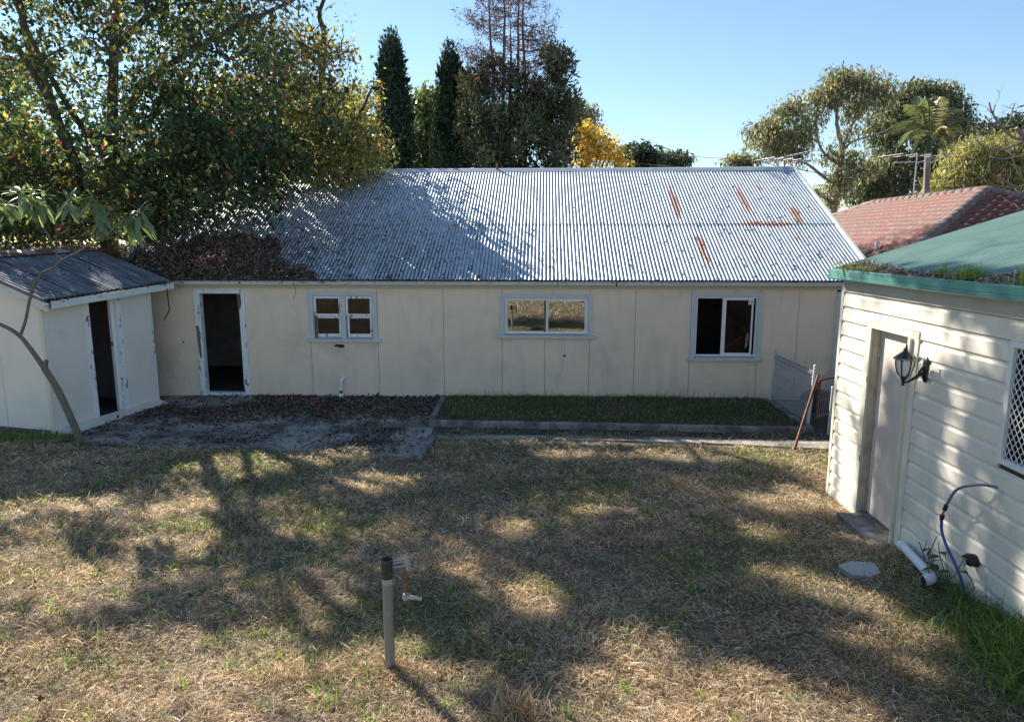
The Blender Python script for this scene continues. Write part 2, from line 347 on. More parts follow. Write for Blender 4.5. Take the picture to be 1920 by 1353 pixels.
# window 1: two double-hung sashes
w1 = window('window', -4.14, -2.735, 1.235, 2.205, (-4.21, -2.665))
b = MB(); b.box(-3.475, -3.385, -.020, .06, 1.24, 2.103); b.build('mullion', M['trim'], w1)
for (a, c) in ((-4.035, -3.48), (-3.38, -2.84)):
    ring(MB(), a, c, 1.70, 2.10, .045, .000, .025).build('sash', M['white'], w1); pane(a + .044, c - .044, 1.744, 2.056, .012, w1)
    ring(MB(), a + .012, c - .012, 1.262, 1.695, .045, .030, .055, .07).build('sash', M['white'], w1); pane(a + .056, c - .056, 1.331, 1.652, .042, w1)
# window 2: wide sliding
w2 = window('window', -.235, 1.605, 1.335, 2.165, (-.29, 1.68), .085)
ring(MB(), -.135, 1.508, 1.36, 2.068, .035, .0, .055).build('sash', M['whitealu'], w2)
b = MB(); b.box(.685, .715, -.004, .05, 1.395, 2.033); b.build('mullion', M['whitealu'], w2)
ring(MB(), .716, 1.473, 1.396, 2.032, .014, .004, .02).build('sash', M['whitealu'], w2)
ring(MB(), -.099, .684, 1.396, 2.032, .014, .026, .042).build('sash', M['whitealu'], w2)
pane(-.086, .671, 1.409, 2.019, .033, w2, 'tint'); pane(.729, 1.460, 1.409, 2.019, .010, w2, 'tint')
b = MB(); b.box(1.36, 1.44, .006, .008, 1.99, 2.012); b.build('sticker', M['blackp'], w2)
# window 3: sliding, left half open
w3 = window('window', 3.565, 4.955, .905, 2.215, (3.505, 5.0), .09)
ring(MB(), 3.655, 4.862, .93, 2.118, .032, .0, .055).build('sash', M['whitealu'], w3)
ring(MB(), 4.215, 4.78, .963, 2.085, .034, .004, .02).build('sash', M['whitealu'], w3)
pane(4.248, 4.747, .996, 2.052, .010, w3)
b = MB(); b.box(4.18, 4.214, .022, .045, .963, 2.085); b.build('sliding_rail', M['whitealu'], w3)
lab = MB(); lab.box(4.675, 4.785, -.003, .0, 1.965, 2.075); so = lab.build('sticker', pmat('sticker white', (.75, .68, .72), .5), w3)
k = MB(); arc = [(4.73 + .032 * math.cos(a), -.005, 2.015 + .03 * math.sin(a)) for a in [PI * i / 8 for i in range(9)]]; k.tube(arc, .004, 5); k.box(4.695, 4.765, -.0045, -.003, 1.995, 2.001); k.build('sticker_print', pmat('sticker print', (.12, .03, .10), .6), w3)

# eaves: fascia, soffit, gutter
b = MB(); b.box(-8.15, 6.9, -.06, -.035, 2.285, 2.335); b.box(-8.15, 6.9, -.034, -.007, 2.26, 2.30); b.build('fascia', M['fascia'], HS)
gp = [(-.065, 2.40), (-.062, 2.335), (-.085, 2.325), (-.15, 2.33), (-.165, 2.345), (-.170, 2.40), (-.180, 2.41), (-.170, 2.416), (-.163, 2.41), (-.158, 2.352), (-.145, 2.338), (-.09, 2.334), (-.070, 2.343), (-.070, 2.40)]
for (a, c) in ((-6.95, -3.6), (-3.59, .9), (.91, 6.53)):
    MB().prism(gp, 'x', a, c).build('gutter', M['alu'], HS)
b = MB(); b.box(2.05, 2.07, -.178, -.16, 2.32, 2.415); b.build('gutter_bracket', M['blackp'], HS)
# roof
def roofmat():
    m, t, bs = newmat('galvanised corrugated iron')
    tc = t.nodes.new('ShaderNodeTexCoord'); tc.object = HS; o = tc.outputs['Object']
    sp = t.nodes.new('ShaderNodeSeparateXYZ'); t.links.new(o, sp.inputs[0]); u, v, z = sp.outputs
    st_ = stretch(t, o, (1, .18, .18))
    c = mixc(t, ramp(t, noise_node(t, st_, 5, 5, .6), .35, .7), (.43, .49, .54), (.58, .62, .66))
    # sheet to sheet difference
    fl = mth(t, 'FLOOR', mth(t, 'DIVIDE', u, .762)); wn = t.nodes.new('ShaderNodeTexWhiteNoise'); wn.noise_dimensions = '1D'; t.links.new(fl, wn.inputs['W'])
    c = mixc(t, mth(t, 'MULTIPLY', wn.outputs['Value'], .35), c, (.40, .44, .48))
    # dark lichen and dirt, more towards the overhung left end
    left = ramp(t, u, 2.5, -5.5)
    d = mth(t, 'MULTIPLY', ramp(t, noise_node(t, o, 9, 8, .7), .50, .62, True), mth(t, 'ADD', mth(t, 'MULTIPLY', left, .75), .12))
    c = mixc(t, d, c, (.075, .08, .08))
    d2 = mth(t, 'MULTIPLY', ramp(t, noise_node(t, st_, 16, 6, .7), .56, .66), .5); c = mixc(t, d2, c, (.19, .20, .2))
    # grime in the pans between the ribs, darkened to paint in groove shade
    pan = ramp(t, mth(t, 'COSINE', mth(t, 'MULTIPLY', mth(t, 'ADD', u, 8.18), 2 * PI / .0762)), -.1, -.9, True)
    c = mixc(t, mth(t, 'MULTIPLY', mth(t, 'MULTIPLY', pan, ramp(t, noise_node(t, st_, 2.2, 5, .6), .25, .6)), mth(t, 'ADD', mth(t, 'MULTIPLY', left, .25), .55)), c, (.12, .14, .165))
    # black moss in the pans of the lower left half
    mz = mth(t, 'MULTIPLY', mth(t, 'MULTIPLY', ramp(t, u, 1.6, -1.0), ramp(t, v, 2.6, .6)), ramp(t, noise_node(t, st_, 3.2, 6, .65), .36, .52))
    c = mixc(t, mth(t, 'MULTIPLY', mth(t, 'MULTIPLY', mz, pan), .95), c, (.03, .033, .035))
    # lichen specks
    c = mixc(t, mth(t, 'MULTIPLY', ramp(t, noise_node(t, o, 34, 3, .5), .66, .70), .55), c, (.16, .12, .08))
    # rust runs
    fac = None
    def box1(x, c0, h, soft): return ramp(t, mth(t, 'ABSOLUTE', mth(t, 'SUBTRACT', x, c0)), h * 1.5 + soft, h * .3 - soft * .2, True)
    for (uc, uh, vc, vh, k_) in ((3.72, .085, 3.1, .95, 1.0), (5.35, .075, 3.1, .85, 1.0), (6.35, .12, 2.45, .42, 1.0), (3.95, .10, .95, .75, .9), (5.55, .75, 2.06, .09, .9), (2.9, .05, 2.9, .35, .7), (4.95, .3, .9, .7, .55), (6.1, .2, 1.5, .25, .7), (3.1, .12, .35, .35, .6), (5.9, .06, 3.9, .3, .7), (-3.4, .25, 3.3, .05, .8), (1.2, .05, 2.3, .3, .5), (6.8, .15, .6, .4, .6), (4.4, .5, 4.85, .08, .6)):
        f = mth(t, 'MULTIPLY', mth(t, 'MULTIPLY', box1(u, uc, uh, .05), box1(v, vc, vh, .2)), k_)
        fac = f if fac is None else mth(t, 'MAXIMUM', fac, f)
    rn = noise_node(t, stretch(t, o, (3.0, .6, .6)), 5, 10, .78)
    rf = mth(t, 'MULTIPLY', ramp(t, mth(t, 'ADD', rn, mth(t, 'MULTIPLY', fac, .44)), .68, .90, True), .85)
    rc = mixc(t, ramp(t, noise_node(t, o, 30, 4), .4, .65), (.20, .065, .035), (.36, .17, .09))
    c = mixc(t, rf, c, rc)
    rl = ramp(t, mth(t, 'ADD', noise_node(t, o, 1.2, 3), mth(t, 'MULTIPLY', ramp(t, u, 2, 7), .18)), .66, .82, True)
    c = mixc(t, mth(t, 'MULTIPLY', mth(t, 'MULTIPLY', rl, ramp(t, noise_node(t, o, 18, 6, .7), .5, .65)), .6), c, (.42, .30, .2))
    t.links.new(c, bs.inputs['Base Color'])
    bs.inputs['Metallic'].default_value = .25
    t.links.new(mth(t, 'ADD', mth(t, 'MULTIPLY', rf, .4), .42), bs.inputs['Roughness'])
    bump(t, bs, noise_node(t, o, 3.5, 3), .25, .02)
    return m
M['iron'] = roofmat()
def corr_mesh(name, width, length, mat, pitch=.0762, amp=.011, seg=8, ns=2, thick=.004):
    """corrugated sheet: x across, y up the slope, z normal"""
    n = int(round(width / pitch * seg)); xs = [i * width / n for i in range(n + 1)]
    zs = [amp * math.cos(2 * PI * x / pitch) for x in xs]; b = MB(); vs_ = []
    for j in range(ns + 1): vs_ += [(x, length * j / ns, z) for x, z in zip(xs, zs)]
    m = n + 1; fs = [(j * m + i, j * m + i + 1, (j + 1) * m + i + 1, (j + 1) * m + i) for j in range(ns) for i in range(n)]
    b.add(vs_, fs, True)
    e = [(x, 0, z - thick) for x, z in zip(xs, zs)]   # folded lower lip gives the edge its thickness
    b.add([(x, 0, z) for x, z in zip(xs, zs)] + e, [(i, m + i, m + i + 1, i + 1) for i in range(n)])
    return b.mesh(name, mat)
SL = math.atan2(5.05 - 2.445, 5.12); RL = math.hypot(5.05 - 2.445, 5.12)
cut = 2.19 / math.cos(SL)
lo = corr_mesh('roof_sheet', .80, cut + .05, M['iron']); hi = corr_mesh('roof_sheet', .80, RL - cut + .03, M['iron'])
u = -8.18; i = 0
while u < 6.9:
    w_ = .762
    for (me, s0, dz) in ((lo, -.02, 0), (hi, cut, .010)):
        Mx = Matrix.Translation((u, -.12 + s0 * math.cos(SL), 2.445 + s0 * math.sin(SL))) @ Matrix.Rotation(SL, 4, 'X') @ Matrix.Translation((0, 0, .012 + dz + (.0022 if i % 2 else 0))) @ Matrix.Rotation(R(random.uniform(-.06, .06)), 4, 'Z')
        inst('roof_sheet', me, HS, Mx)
    u += w_; i += 1
UR = u + .03
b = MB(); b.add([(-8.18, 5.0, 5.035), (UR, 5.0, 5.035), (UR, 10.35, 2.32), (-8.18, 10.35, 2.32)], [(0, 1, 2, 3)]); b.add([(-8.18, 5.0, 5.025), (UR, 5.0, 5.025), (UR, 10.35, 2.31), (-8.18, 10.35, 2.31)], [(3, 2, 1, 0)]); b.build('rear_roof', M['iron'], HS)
rcap = pmat('ridge capping', (.42, .46, .50), .45, metal=.3, layers=[((.28, .12, .06), 3, .6, .7, .8), ((.2, .22, .24), 6, .5, .7, .5)])
us = [-8.18, -5.9, -3.3, -.95, 1.3, 3.4, 5.2, UR]
for a, c in zip(us[:-1], us[1:]):
    r = random.Random(int(a * 10)); dz = r.uniform(-.006, .01)
    b = MB(); b.prism([(4.80, 4.985 + dz), (4.93, 5.065 + dz), (5.0, 5.095 + dz), (5.07, 5.065 + dz), (5.2, 4.985 + dz), (5.2, 4.975 + dz), (5.0, 5.075 + dz), (4.80, 4.975 + dz)], 'x', a - .02, c + .02); b.build('ridge_cap', rcap, HS)
b = MB(); b.prism([(-.16, 2.40), (-.16, 2.50), (5.0, 5.115), (5.0, 5.0)], 'x', UR - .02, UR + .035); b.build('barge_cap', pmat('barge paint', (.66, .66, .62), .5, layers=[((.4, .38, .3), 5, .5, .7, .6)]), HS)
b = MB(); b.prism([(-.16, 2.38), (-.16, 2.49), (5.0, 5.10), (5.0, 4.98)], 'x', -8.23, -8.18); b.build('barge_cap', M['timber'], HS)
b = MB()
for vv in (.25, 1.15, 2.1, 3.0, 3.9, 4.8): b.box(-8.15, UR, vv - .03, vv + .03, 2.445 + (vv + .12) * math.tan(SL) - .075, 2.445 + (vv + .12) * math.tan(SL) - .012)
b.build('roof_batten', M['timber'], HS)
# small rusty spout on the ridge
def hsw(u, v, z): return HS.matrix_basis @ Vector((u, v, z))
HS_M = Matrix.Translation((0, 13.9, 0)) @ Matrix.Rotation(R(-2.6), 4, 'Z')
def hw(u, v, z): return HS_M @ Vector((u, v, z))
b = MB(); p = hw(-.62, 4.93, 5.02); b.tube([p, p + Vector((.01, 0, .2))], .03, 8); b.build('flue_stub', M['rust'], label='short rusty stub standing on the ridge of the iron roof', cat='flue')
b = MB(); p = hw(-3.50, -.075, 0)
b.tube([hw(-3.47, .0, .42), hw(-3.47, -.05, .43), hw(-3.49, -.085, .41), hw(-3.515, -.10, .35), hw(-3.52, -.10, .1)], .026, 12)
v1 = b.build('waste_pipe', M['pvc'], label='white plastic waste pipe bending out of the wall under the two-sash window', cat='pipe')
b = MB(); b.tube([hw(-3.52, -.10, .175), hw(-3.52, -.10, .11)], .029, 12); o = b.build('rubber_sleeve', M['postdark'], v1)
b = MB(); Mt = Matrix.Translation(hw(-3.52, -.10, .0)); b.lathe([(.0, .115), (.035, .115), (.05, .085), (.05, .0)], 14, Mt); b.build('collar', M['pvc'], v1)

# ================================================================ PATIO, PATH, GARDEN BED
pb = MB()
poly = [(-7.05, 13.75), (-7.12, 12.3), (-7.3, 11.3), (-6.85, 10.68), (-5.5, 10.50), (-3.8, 10.40), (-2.3, 10.20), (-1.36, 9.9), (-1.36, 14.0), (-7.1, 14.2)]
pb.prism(poly, 'z', -.05, .022); pb.build('patio', M['concrete'], kind='structure')
# cracks: thin recessed look made by dark narrow strips of earth in the joints
jb = MB()
def strip(b, pts, w, z):
    for (a, c) in zip(pts[:-1], pts[1:]):
        d = Vector((c[0] - a[0], c[1] - a[1], 0)).normalized(); n = Vector((-d.y, d.x, 0)) * w
        b.add([(a[0] - n.x, a[1] - n.y, z), (c[0] - n.x, c[1] - n.y, z), (c[0] + n.x, c[1] + n.y, z), (a[0] + n.x, a[1] + n.y, z)], [(0, 1, 2, 3)])
strip(jb, [(-3.3, 10.45), (-3.05, 11.1), (-2.85, 11.7)], .009, .0265); strip(jb, [(-1.9, 10.2), (-1.75, 11.0)], .008, .0266); strip(jb, [(-5.4, 10.6), (-5.1, 11.4), (-4.2, 11.5), (-3.0, 11.45)], .006, .0267)
jb.build('patio_joint', M['soil'], kind='structure')
path = MB(); path.prism([(-1.28, 10.98), (-.2, 11.0), (1.5, 10.90), (3.2, 10.72), (4.95, 10.40), (5.3, 10.5), (5.3, 10.85), (3.6, 11.0), (2.0, 11.12), (.3, 11.18), (-1.28, 11.2)], 'z', -.03, .016); path.build('path', M['concrete'], kind='structure')
soil = MB(); soil.add([(-1.27, 11.15, .006), (5.4, 10.8, .006), (6.6, 10.9, .006), (6.6, 13.4, .006), (4.9, 13.4, .006), (4.9, 11.5, .006), (-1.27, 11.85, .006)], [(0, 1, 2, 3, 4, 5, 6)]); soil.build('garden_soil', M['soil'], kind='structure')
bed = MB(); bed.prism([(-1.36, 11.86), (4.95, 11.42), (5.06, 13.2), (5.1, 13.85), (-1.33, 13.92)], 'z', .0, .075); bed.build('garden_bed', pmat('bed earth', (.08, .07, .04), .95, layers=[((.05, .075, .025), 3, .4, .6, .8)], bmp=(40, .8, .02)), kind='structure')
kr = empty('garden_kerb', (0, 0, 0), 0, 'low concrete kerb edging the grass bed below the long shed wall', 'kerb')
def kerb(p, q, n, w=.10, h=.115, parent=kr, name='kerb_block', mat='concrete2'):
    p = Vector((*p, 0)); q = Vector((*q, 0)); d = (q - p); L = d.length / n; ang = math.atan2(d.y, d.x); r = random.Random(int(p.x * 100))
    for i in range(n):
        b = MB(); hh = h + r.uniform(-.008, .008)
        b.prism([(-w / 2, 0), (w / 2, 0), (w / 2, hh - .015), (w / 2 - .015, hh), (-w / 2 + .015, hh), (-w / 2, hh - .015)], 'x', .004, L - .004)
        o = b.build(name, M[mat], parent); c = p + d * (i / n); o.location = (c.x, c.y + r.uniform(-.008, .008), 0); o.rotation_euler = (0, 0, ang + R(r.uniform(-.3, .3)))
kerb((-1.40, 13.9), (-1.42, 11.85), 4, .11, .10)
kerb((-1.47, 11.80), (4.95, 11.33), 6, .11, .115)
kr2 = empty('short_kerb', (0, 0, 0), 0, 'short pale concrete edging strip at the patio corner reaching into the lawn', 'kerb')
kerb((-1.30, 10.98), (-1.40, 9.8), 2, .13, .085, kr2)
kr3 = empty('fence_plinth', (0, 0, 0), 0, 'concrete plinth strip running under the leaning wire mesh fence panel', 'kerb')
kerb((5.12, 13.6), (5.04, 11.35), 3, .13, .10, kr3)

# ================================================================ TOILET SHED (left)
TA = math.atan2(.9656, .26)
TS = empty('outhouse', (-7.648, 11.25, 0), TA, 'small pale outhouse with an open narrow doorway at the left of the yard', 'outhouse')
TM = Matrix.Translation((-7.648, 11.25, 0)) @ Matrix.Rotation(TA, 4, 'Z')
c2 = M['cream2']
panel(.0, .80, .06, 2.20, c2, TS); panel(1.575, 2.30, .09, 2.24, c2, TS)
b = MB(); b.box(-.02, 2.33, .0, .05, 2.20, 2.34); b.build('top_plate', c2, TS)
b = MB(); b.box(2.305, 2.335, -.012, .02, .09, 2.25); b.build('corner_trim', M['white'], TS)
b = MB(); b.box(.80, .885, -.022, .10, .06, 2.19); b.build('door_frame', M['white'], TS)
b = MB(); b.box(1.47, 1.575, -.022, .05, .08, 2.19); b.build('door_frame', M['white'], TS)
b = MB(); b.box(1.40, 1.469, .04, .10, .08, 2.19); b.build('door_jamb', M['whitealu'], TS)
b = MB(); b.box(1.385, 1.399, .05, .08, 1.30, 1.38); b.build('latch_plate', M['rust'], TS)
b = MB(); b.prism([(-.006, .10), (-.006, .0), (-.24, .0), (-.20, .035)], 'x', .02, 2.33); b.build('plinth', pmat('cream plinth paint', (.68, .645, .53), .6, layers=[((.4, .38, .3), 4, .5, .75, .5)], bmp=(20, .2)), TS)
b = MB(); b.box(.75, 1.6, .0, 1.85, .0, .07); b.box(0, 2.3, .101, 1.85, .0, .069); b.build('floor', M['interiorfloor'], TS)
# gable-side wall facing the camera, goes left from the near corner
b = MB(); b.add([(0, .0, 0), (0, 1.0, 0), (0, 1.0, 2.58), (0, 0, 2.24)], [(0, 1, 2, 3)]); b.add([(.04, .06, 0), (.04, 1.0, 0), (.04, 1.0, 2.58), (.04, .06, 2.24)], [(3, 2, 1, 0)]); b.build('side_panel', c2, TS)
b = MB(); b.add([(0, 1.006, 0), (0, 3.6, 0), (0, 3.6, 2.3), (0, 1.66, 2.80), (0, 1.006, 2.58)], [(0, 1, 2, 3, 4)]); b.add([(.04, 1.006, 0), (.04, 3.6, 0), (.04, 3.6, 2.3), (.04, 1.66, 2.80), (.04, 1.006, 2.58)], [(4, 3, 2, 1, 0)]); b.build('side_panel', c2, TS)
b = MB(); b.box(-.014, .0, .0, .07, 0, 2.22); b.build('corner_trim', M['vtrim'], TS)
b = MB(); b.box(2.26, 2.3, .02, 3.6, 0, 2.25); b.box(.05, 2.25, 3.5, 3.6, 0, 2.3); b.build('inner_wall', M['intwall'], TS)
b = MB()
for i in range(9):
    b.box(.85 + i * .16, .998 + i * .16, 1.86, 1.88, .07, 2.5)
b.build('inner_boarding', M['timber'], TS)
# roof
def ironmat2():
    m, t, bs = newmat('dark lichened corrugated iron'); tc = t.nodes.new('ShaderNodeTexCoord'); tc.object = TS; o = tc.outputs['Object']
    so = stretch(t, o, (1, .16, .16))
    c = mixc(t, ramp(t, noise_node(t, so, 9, 6, .7), .40, .62), (.07, .08, .095), (.20, .22, .25))
    c = mixc(t, mth(t, 'MULTIPLY', ramp(t, noise_node(t, so, 15, 8, .75), .58, .66), .85), c, (.58, .60, .62))
    c = mixc(t, mth(t, 'MULTIPLY', ramp(t, noise_node(t, o, 30, 5, .7), .55, .62), .6), c, (.34, .36, .38))
    c = mixc(t, mth(t, 'MULTIPLY', ramp(t, noise_node(t, o, 1.4, 4), .58, .7), .6), c, (.16, .09, .06))
    t.links.new(c, bs.inputs['Base Color']); bs.inputs['Roughness'].default_value = .6; bs.inputs['Metallic'].default_value = .15; return m
M['iron2'] = ironmat2()
ts = math.atan2(2.98 - 2.33, 1.66 + .24); tl = math.hypot(.65, 1.9)
tsh = corr_mesh('roof_sheet', .80, tl, M['iron2'])
for k_ in range(4):
    Mx = Matrix.Translation((-.22 + .70 * k_, -.24, 2.275 + .035 * k_)) @ Matrix.Rotation(ts, 4, 'X') @ Matrix.Translation((0, 0, .01 + (.002 if k_ % 2 else 0))) @ Matrix.Rotation(R(-2.4), 4, 'Y')
    inst('roof_sheet', tsh, TS, Mx)
b = MB()
for (a, c, z0) in ((-.25, 1.25, 2.93), (1.25, 2.62, 2.99)): b.add([(a, 1.42, z0 - .03), (c, 1.42, z0 + .03), (c, 1.68, z0 + .12), (a, 1.68, z0 + .06), (c, 1.95, z0 + .0), (a, 1.95, z0 - .06)], [(0, 1, 2, 3), (3, 2, 4, 5)])
b.build('ridge_flashing', pmat('rusting flashing', (.45, .46, .48), .5, metal=.3, layers=[((.22, .08, .05), 2.2, .44, .52, .95)]), TS)
b = MB(); b.add([(-.24, 1.68, 2.93), (2.62, 1.68, 3.06), (2.62, 3.8, 2.3), (-.24, 3.8, 2.2)], [(0, 1, 2, 3)]); b.build('rear_roof', M['iron2'], TS)
b = MB()
z0, z1 = 2.20, 2.34
pf = [(-.33, .0), (-.33, .115), (-.318, .12), (-.315, .012), (-.235, .012), (-.235, 0)]
n = len(pf); va = [(-.10, y, z0 + z - .07) for y, z in pf]; vb = [(2.62, y, z1 + z - .06) for y, z in pf]
b.add(va + vb, [tuple(range(n))[::-1], tuple(range(n, 2 * n))] + [(i, (i + 1) % n, n + (i + 1) % n, n + i) for i in range(n)]); b.build('gutter', pmat('white perforated gutter', (.66, .68, .66), .4, layers=[((.4, .4, .36), 4, .5, .8, .5), ((.12, .1, .09), 20, .68, .7, .7)]), TS)
b = MB(); b.add([(-.10, -.23, 2.12), (2.5, -.23, 2.25), (2.5, -.0, 2.26), (-.10, 0, 2.14), (-.1, -.23, 2.22), (2.5, -.23, 2.35), (2.5, -.2, 2.35), (-.1, -.2, 2.22)], [(0, 1, 2, 3), (0, 1, 5, 4)]); b.build('eave_board', M['trim'], TS)
b = MB(); b.prism([(-.33, 2.09), (-.33, 2.22), (1.66, 2.91), (3.8, 2.16), (3.8, 2.0), (1.66, 2.74)], 'x', -.19, -.155); b.build('barge_board', pmat('greyed barge board', (.60, .585, .55), .6, layers=[((.3, .27, .22), 6, .52, .7, .7, (1, 1, 3))]), TS)

# hanging cable at the outhouse gutter end
b = MB(); p = Vector(at(313, 541, 13.4)); q = Vector(at(312, 601, 13.4))
b.tube([p, p + Vector((.005, 0, -.2)), p + Vector((.01, 0, -.42)), q + Vector((-.02, 0, .06)), q + Vector((-.05, 0, 0))], .011, 6); b.build('hanging_cable', M['blackp'], label='black cable hanging down at the corner between outhouse gutter and long shed', cat='cable')
b = MB(); p = hw(-4.38, -.18, 2.38); b.tube([p, p + Vector((.045, -.01, -.1)), p + Vector((.05, 0, -.2)), p + Vector((.0, 0, -.32))], .005, 5); b.build('hanging_twig', M['bark'], label='thin dark twig hanging from the gutter left of the two-sash window', cat='twig')

# low roof with leaf litter behind the outhouse
lr = empty('lean_to', (-12.2, 15.6, 0), R(-4), 'low dark lean-to roof under leaf litter behind the outhouse', 'shed')
sh = corr_mesh('roof_sheet', .80, 2.6, M['iron2'])
for k_ in range(6): inst('roof_sheet', sh, lr, Matrix.Translation((k_ * .762 - 1, 0, 2.62)) @ Matrix.Rotation(R(9), 4, 'X'))
b = MB(); b.box(-1, 3.6, .1, .16, 0, 2.6); b.box(-1, 3.6, 2.4, 2.46, 0, 2.95); b.box(3.5, 3.56, .17, 2.39, 0, 2.65); b.build('wall', M['timber'], lr)

# ================================================================ CLAD SHED (right)
AL = math.atan(33 / 1300)
CA = math.atan2(-math.cos(AL), -math.sin(AL))
CS = empty('clad_shed', (4.07, 8.5, 0), CA, 'cream vinyl-clad building with a green metal roof along the right side', 'building')
CM = Matrix.Translation((4.07, 8.5, 0)) @ Matrix.Rotation(CA, 4, 'Z')
def cw(t_, y, z): return CM @ Vector((t_, y, z))
BH = .1737
def board(t0, t1, zb, zt=None, name='cladding_board'):
    h = (zt - zb) if zt else BH
    b = MB(); b.prism([(-.001, zb + .007), (-.019, zb + .003), (-.021, zb + .009), (-.016, zb + h * .72), (-.003, zb + h * .84), (-.0025, zb + h - .004), (-.001, zb + h - .004)], 'x', t0, t1)
    return b.build(name, M['vinyl'], CS)
TE = 8.0
for k_ in range(15):
    zt = 2.593 - BH * k_; zb = zt - BH
    if k_ == 0: board(.03, TE, zb); continue
    if k_ == 1:
        board(.03, .70, zb); board(.70, 1.755, 2.318, zt - .001); board(1.757, 3.055, zb) ; board(4.0, TE, zb); continue
    board(.03, .70, zb)
    if zt > 1.45:
        board(1.757, 3.055, zb); board(4.0, TE, zb)
    else:
        board(1.757, TE, zb)
b = MB(); b.box(.0, .70, .001, .05, -.02, 2.6); b.box(.70, 1.757, .001, .05, 2.31, 2.6); b.box(1.757, 3.1, .001, .05, -.02, 2.6); b.box(3.1, 3.95, .001, .05, -.02, 1.46); b.box(3.1, 3.95, .001, .05, 2.40, 2.6); b.box(3.95, TE, .001, .05, -.02, 2.6); b.build('wall_backing', M['dark'], CS)
b = MB(); b.box(-.03, .028, -.024, .03, -.03, 2.60); b.build('corner_trim', M['vtrim'], CS)
b = MB(); b.box(-.02, TE, -.022, .05, 2.597, 2.74); b.build('frieze_board', M['frieze'], CS)
b = MB(); b.box(.0, TE, -.028, -.0225, 2.600, 2.612); b.build('frieze_bead', M['vtrim'], CS)
# door set
b = MB(); b.box(.702, .80, -.030, .02, .03, 2.245); b.build('door_trim', M['vtrim'], CS)
b = MB(); b.box(.702, 1.755, -.032, .02, 2.246, 2.316); b.build('door_trim', M['vtrim'], CS)
b = MB(); b.box(1.66, 1.755, -.030, .02, .05, 2.245); b.build('door_trim', M['vinyl'], CS)
b = MB(); b.box(1.615, 1.659, -.06, .0, .03, 2.245); b.build('door_stop_strip', M['vtrim'], CS)
b = MB(); b.box(.80, .825, .0, .22, .03, 2.245); b.box(1.60, 1.614, .0, .22, .03, 2.245); b.box(.826, 1.599, .021, .22, 2.235, 2.26); b.build('door_jamb', M['jamb'], CS)
b = MB(); b.box(.835, 1.598, .075, .11, .11, 2.23); dr = b.build('door', M['doorp'], CS)
for z in (1.98, 1.12, .35):
    b = MB(); b.box(.832, .855, .055, .074, z - .06, z + .06); b.tube([(.832, .058, z - .06), (.832, .058, z + .06)], .008, 6); b.build('hinge', M['steel'], dr)
b = MB(); b.box(.81, 1.60, .0, .25, .0, .10); b.build('door_step', M['timber'], CS)
b = MB(); b.box(.80, 1.66, -.24, .0, -.02, .07); b.build('threshold_slab', M['concrete2'], CS)
b = MB(); b.box(1.60, 1.625, -.085, -.062, 2.0, 2.14)
for i_ in range(3): b.box(1.585, 1.60, -.08, -.066, 2.01 + .045 * i_, 2.035 + .045 * i_)
b.build('strike_plate', M['blackp'], CS)
for z in (1.66, .73): 
    b = MB(); b.box(.79, .802, -.034, -.0305, z - .03, z + .03); b.build('keeper', M['blackp'], CS)
# security window
cwf = MB(); ring(cwf, 3.058, 3.998, 1.425, 2.425, .048, -.036, .0); wf = cwf.build('window', M['mesh'], CS)
b = MB(); ring(b, 3.10, 3.96, 1.47, 2.38, .03, .0, .10).build('frame', M['blackp'], wf)
pane(3.13, 3.93, 1.50, 2.35, .06, wf)
b = MB(); u0, u1, z0, z1 = 3.104, 3.952, 1.47, 2.379; sp_ = .062; k_ = -20
def clipseg(c, s):   # line z = z0 + s*(u-u0)*1.25 + c
    pts = []
    for u_ in (u0, u1):
        z = z0 + c + s * 1.3 * (u_ - u0); pts.append((u_, z))
    (a, za), (d, zd) = pts
    out = []
    for T_ in (0, 1): out.append((a, za))
    t0_, t1_ = 0, 1
    dz = zd - za
    for lim, sg in ((z0, 1), (z1, -1)):
        f0 = (za - lim) * sg; f1 = (zd - lim) * sg
        if f0 < 0 and f1 < 0: return None
        if f0 < 0: t0_ = max(t0_, f0 / (f0 - f1))
        if f1 < 0: t1_ = min(t1_, f0 / (f0 - f1))
    if t1_ - t0_ < .02: return None
    return (a + (d - a) * t0_, za + dz * t0_), (a + (d - a) * t1_, za + dz * t1_)
for k_ in range(-14, 26):
    for s in (1, -1):
        q = clipseg(k_ * sp_ * 1.3 if s > 0 else k_ * sp_ * 1.3, s)
        if q: b.tube([(q[0][0], -.018 + s * .0025, q[0][1]), (q[1][0], -.018 + s * .0025, q[1][1])], .0042, 4, smooth=False)
b.build('diamond_grille', M['mesh'], wf, kind='stuff')
# gutter
gz_ = [(-.055, 2.745), (-.17, 2.745), (-.182, 2.755), (-.184, 2.785), (-.179, 2.79), (-.184, 2.797), (-.184, 2.858), (-.178, 2.87), (-.168, 2.868), (-.172, 2.855), (-.172, 2.762), (-.16, 2.755), (-.055, 2.755)]
MB().prism(gz_, 'x', -.06, TE).build('gutter', M['green'], CS)
b = MB(); b.box(-.075, -.061, -.184, -.05, 2.746, 2.868); b.build('gutter_end', M['green'], CS)
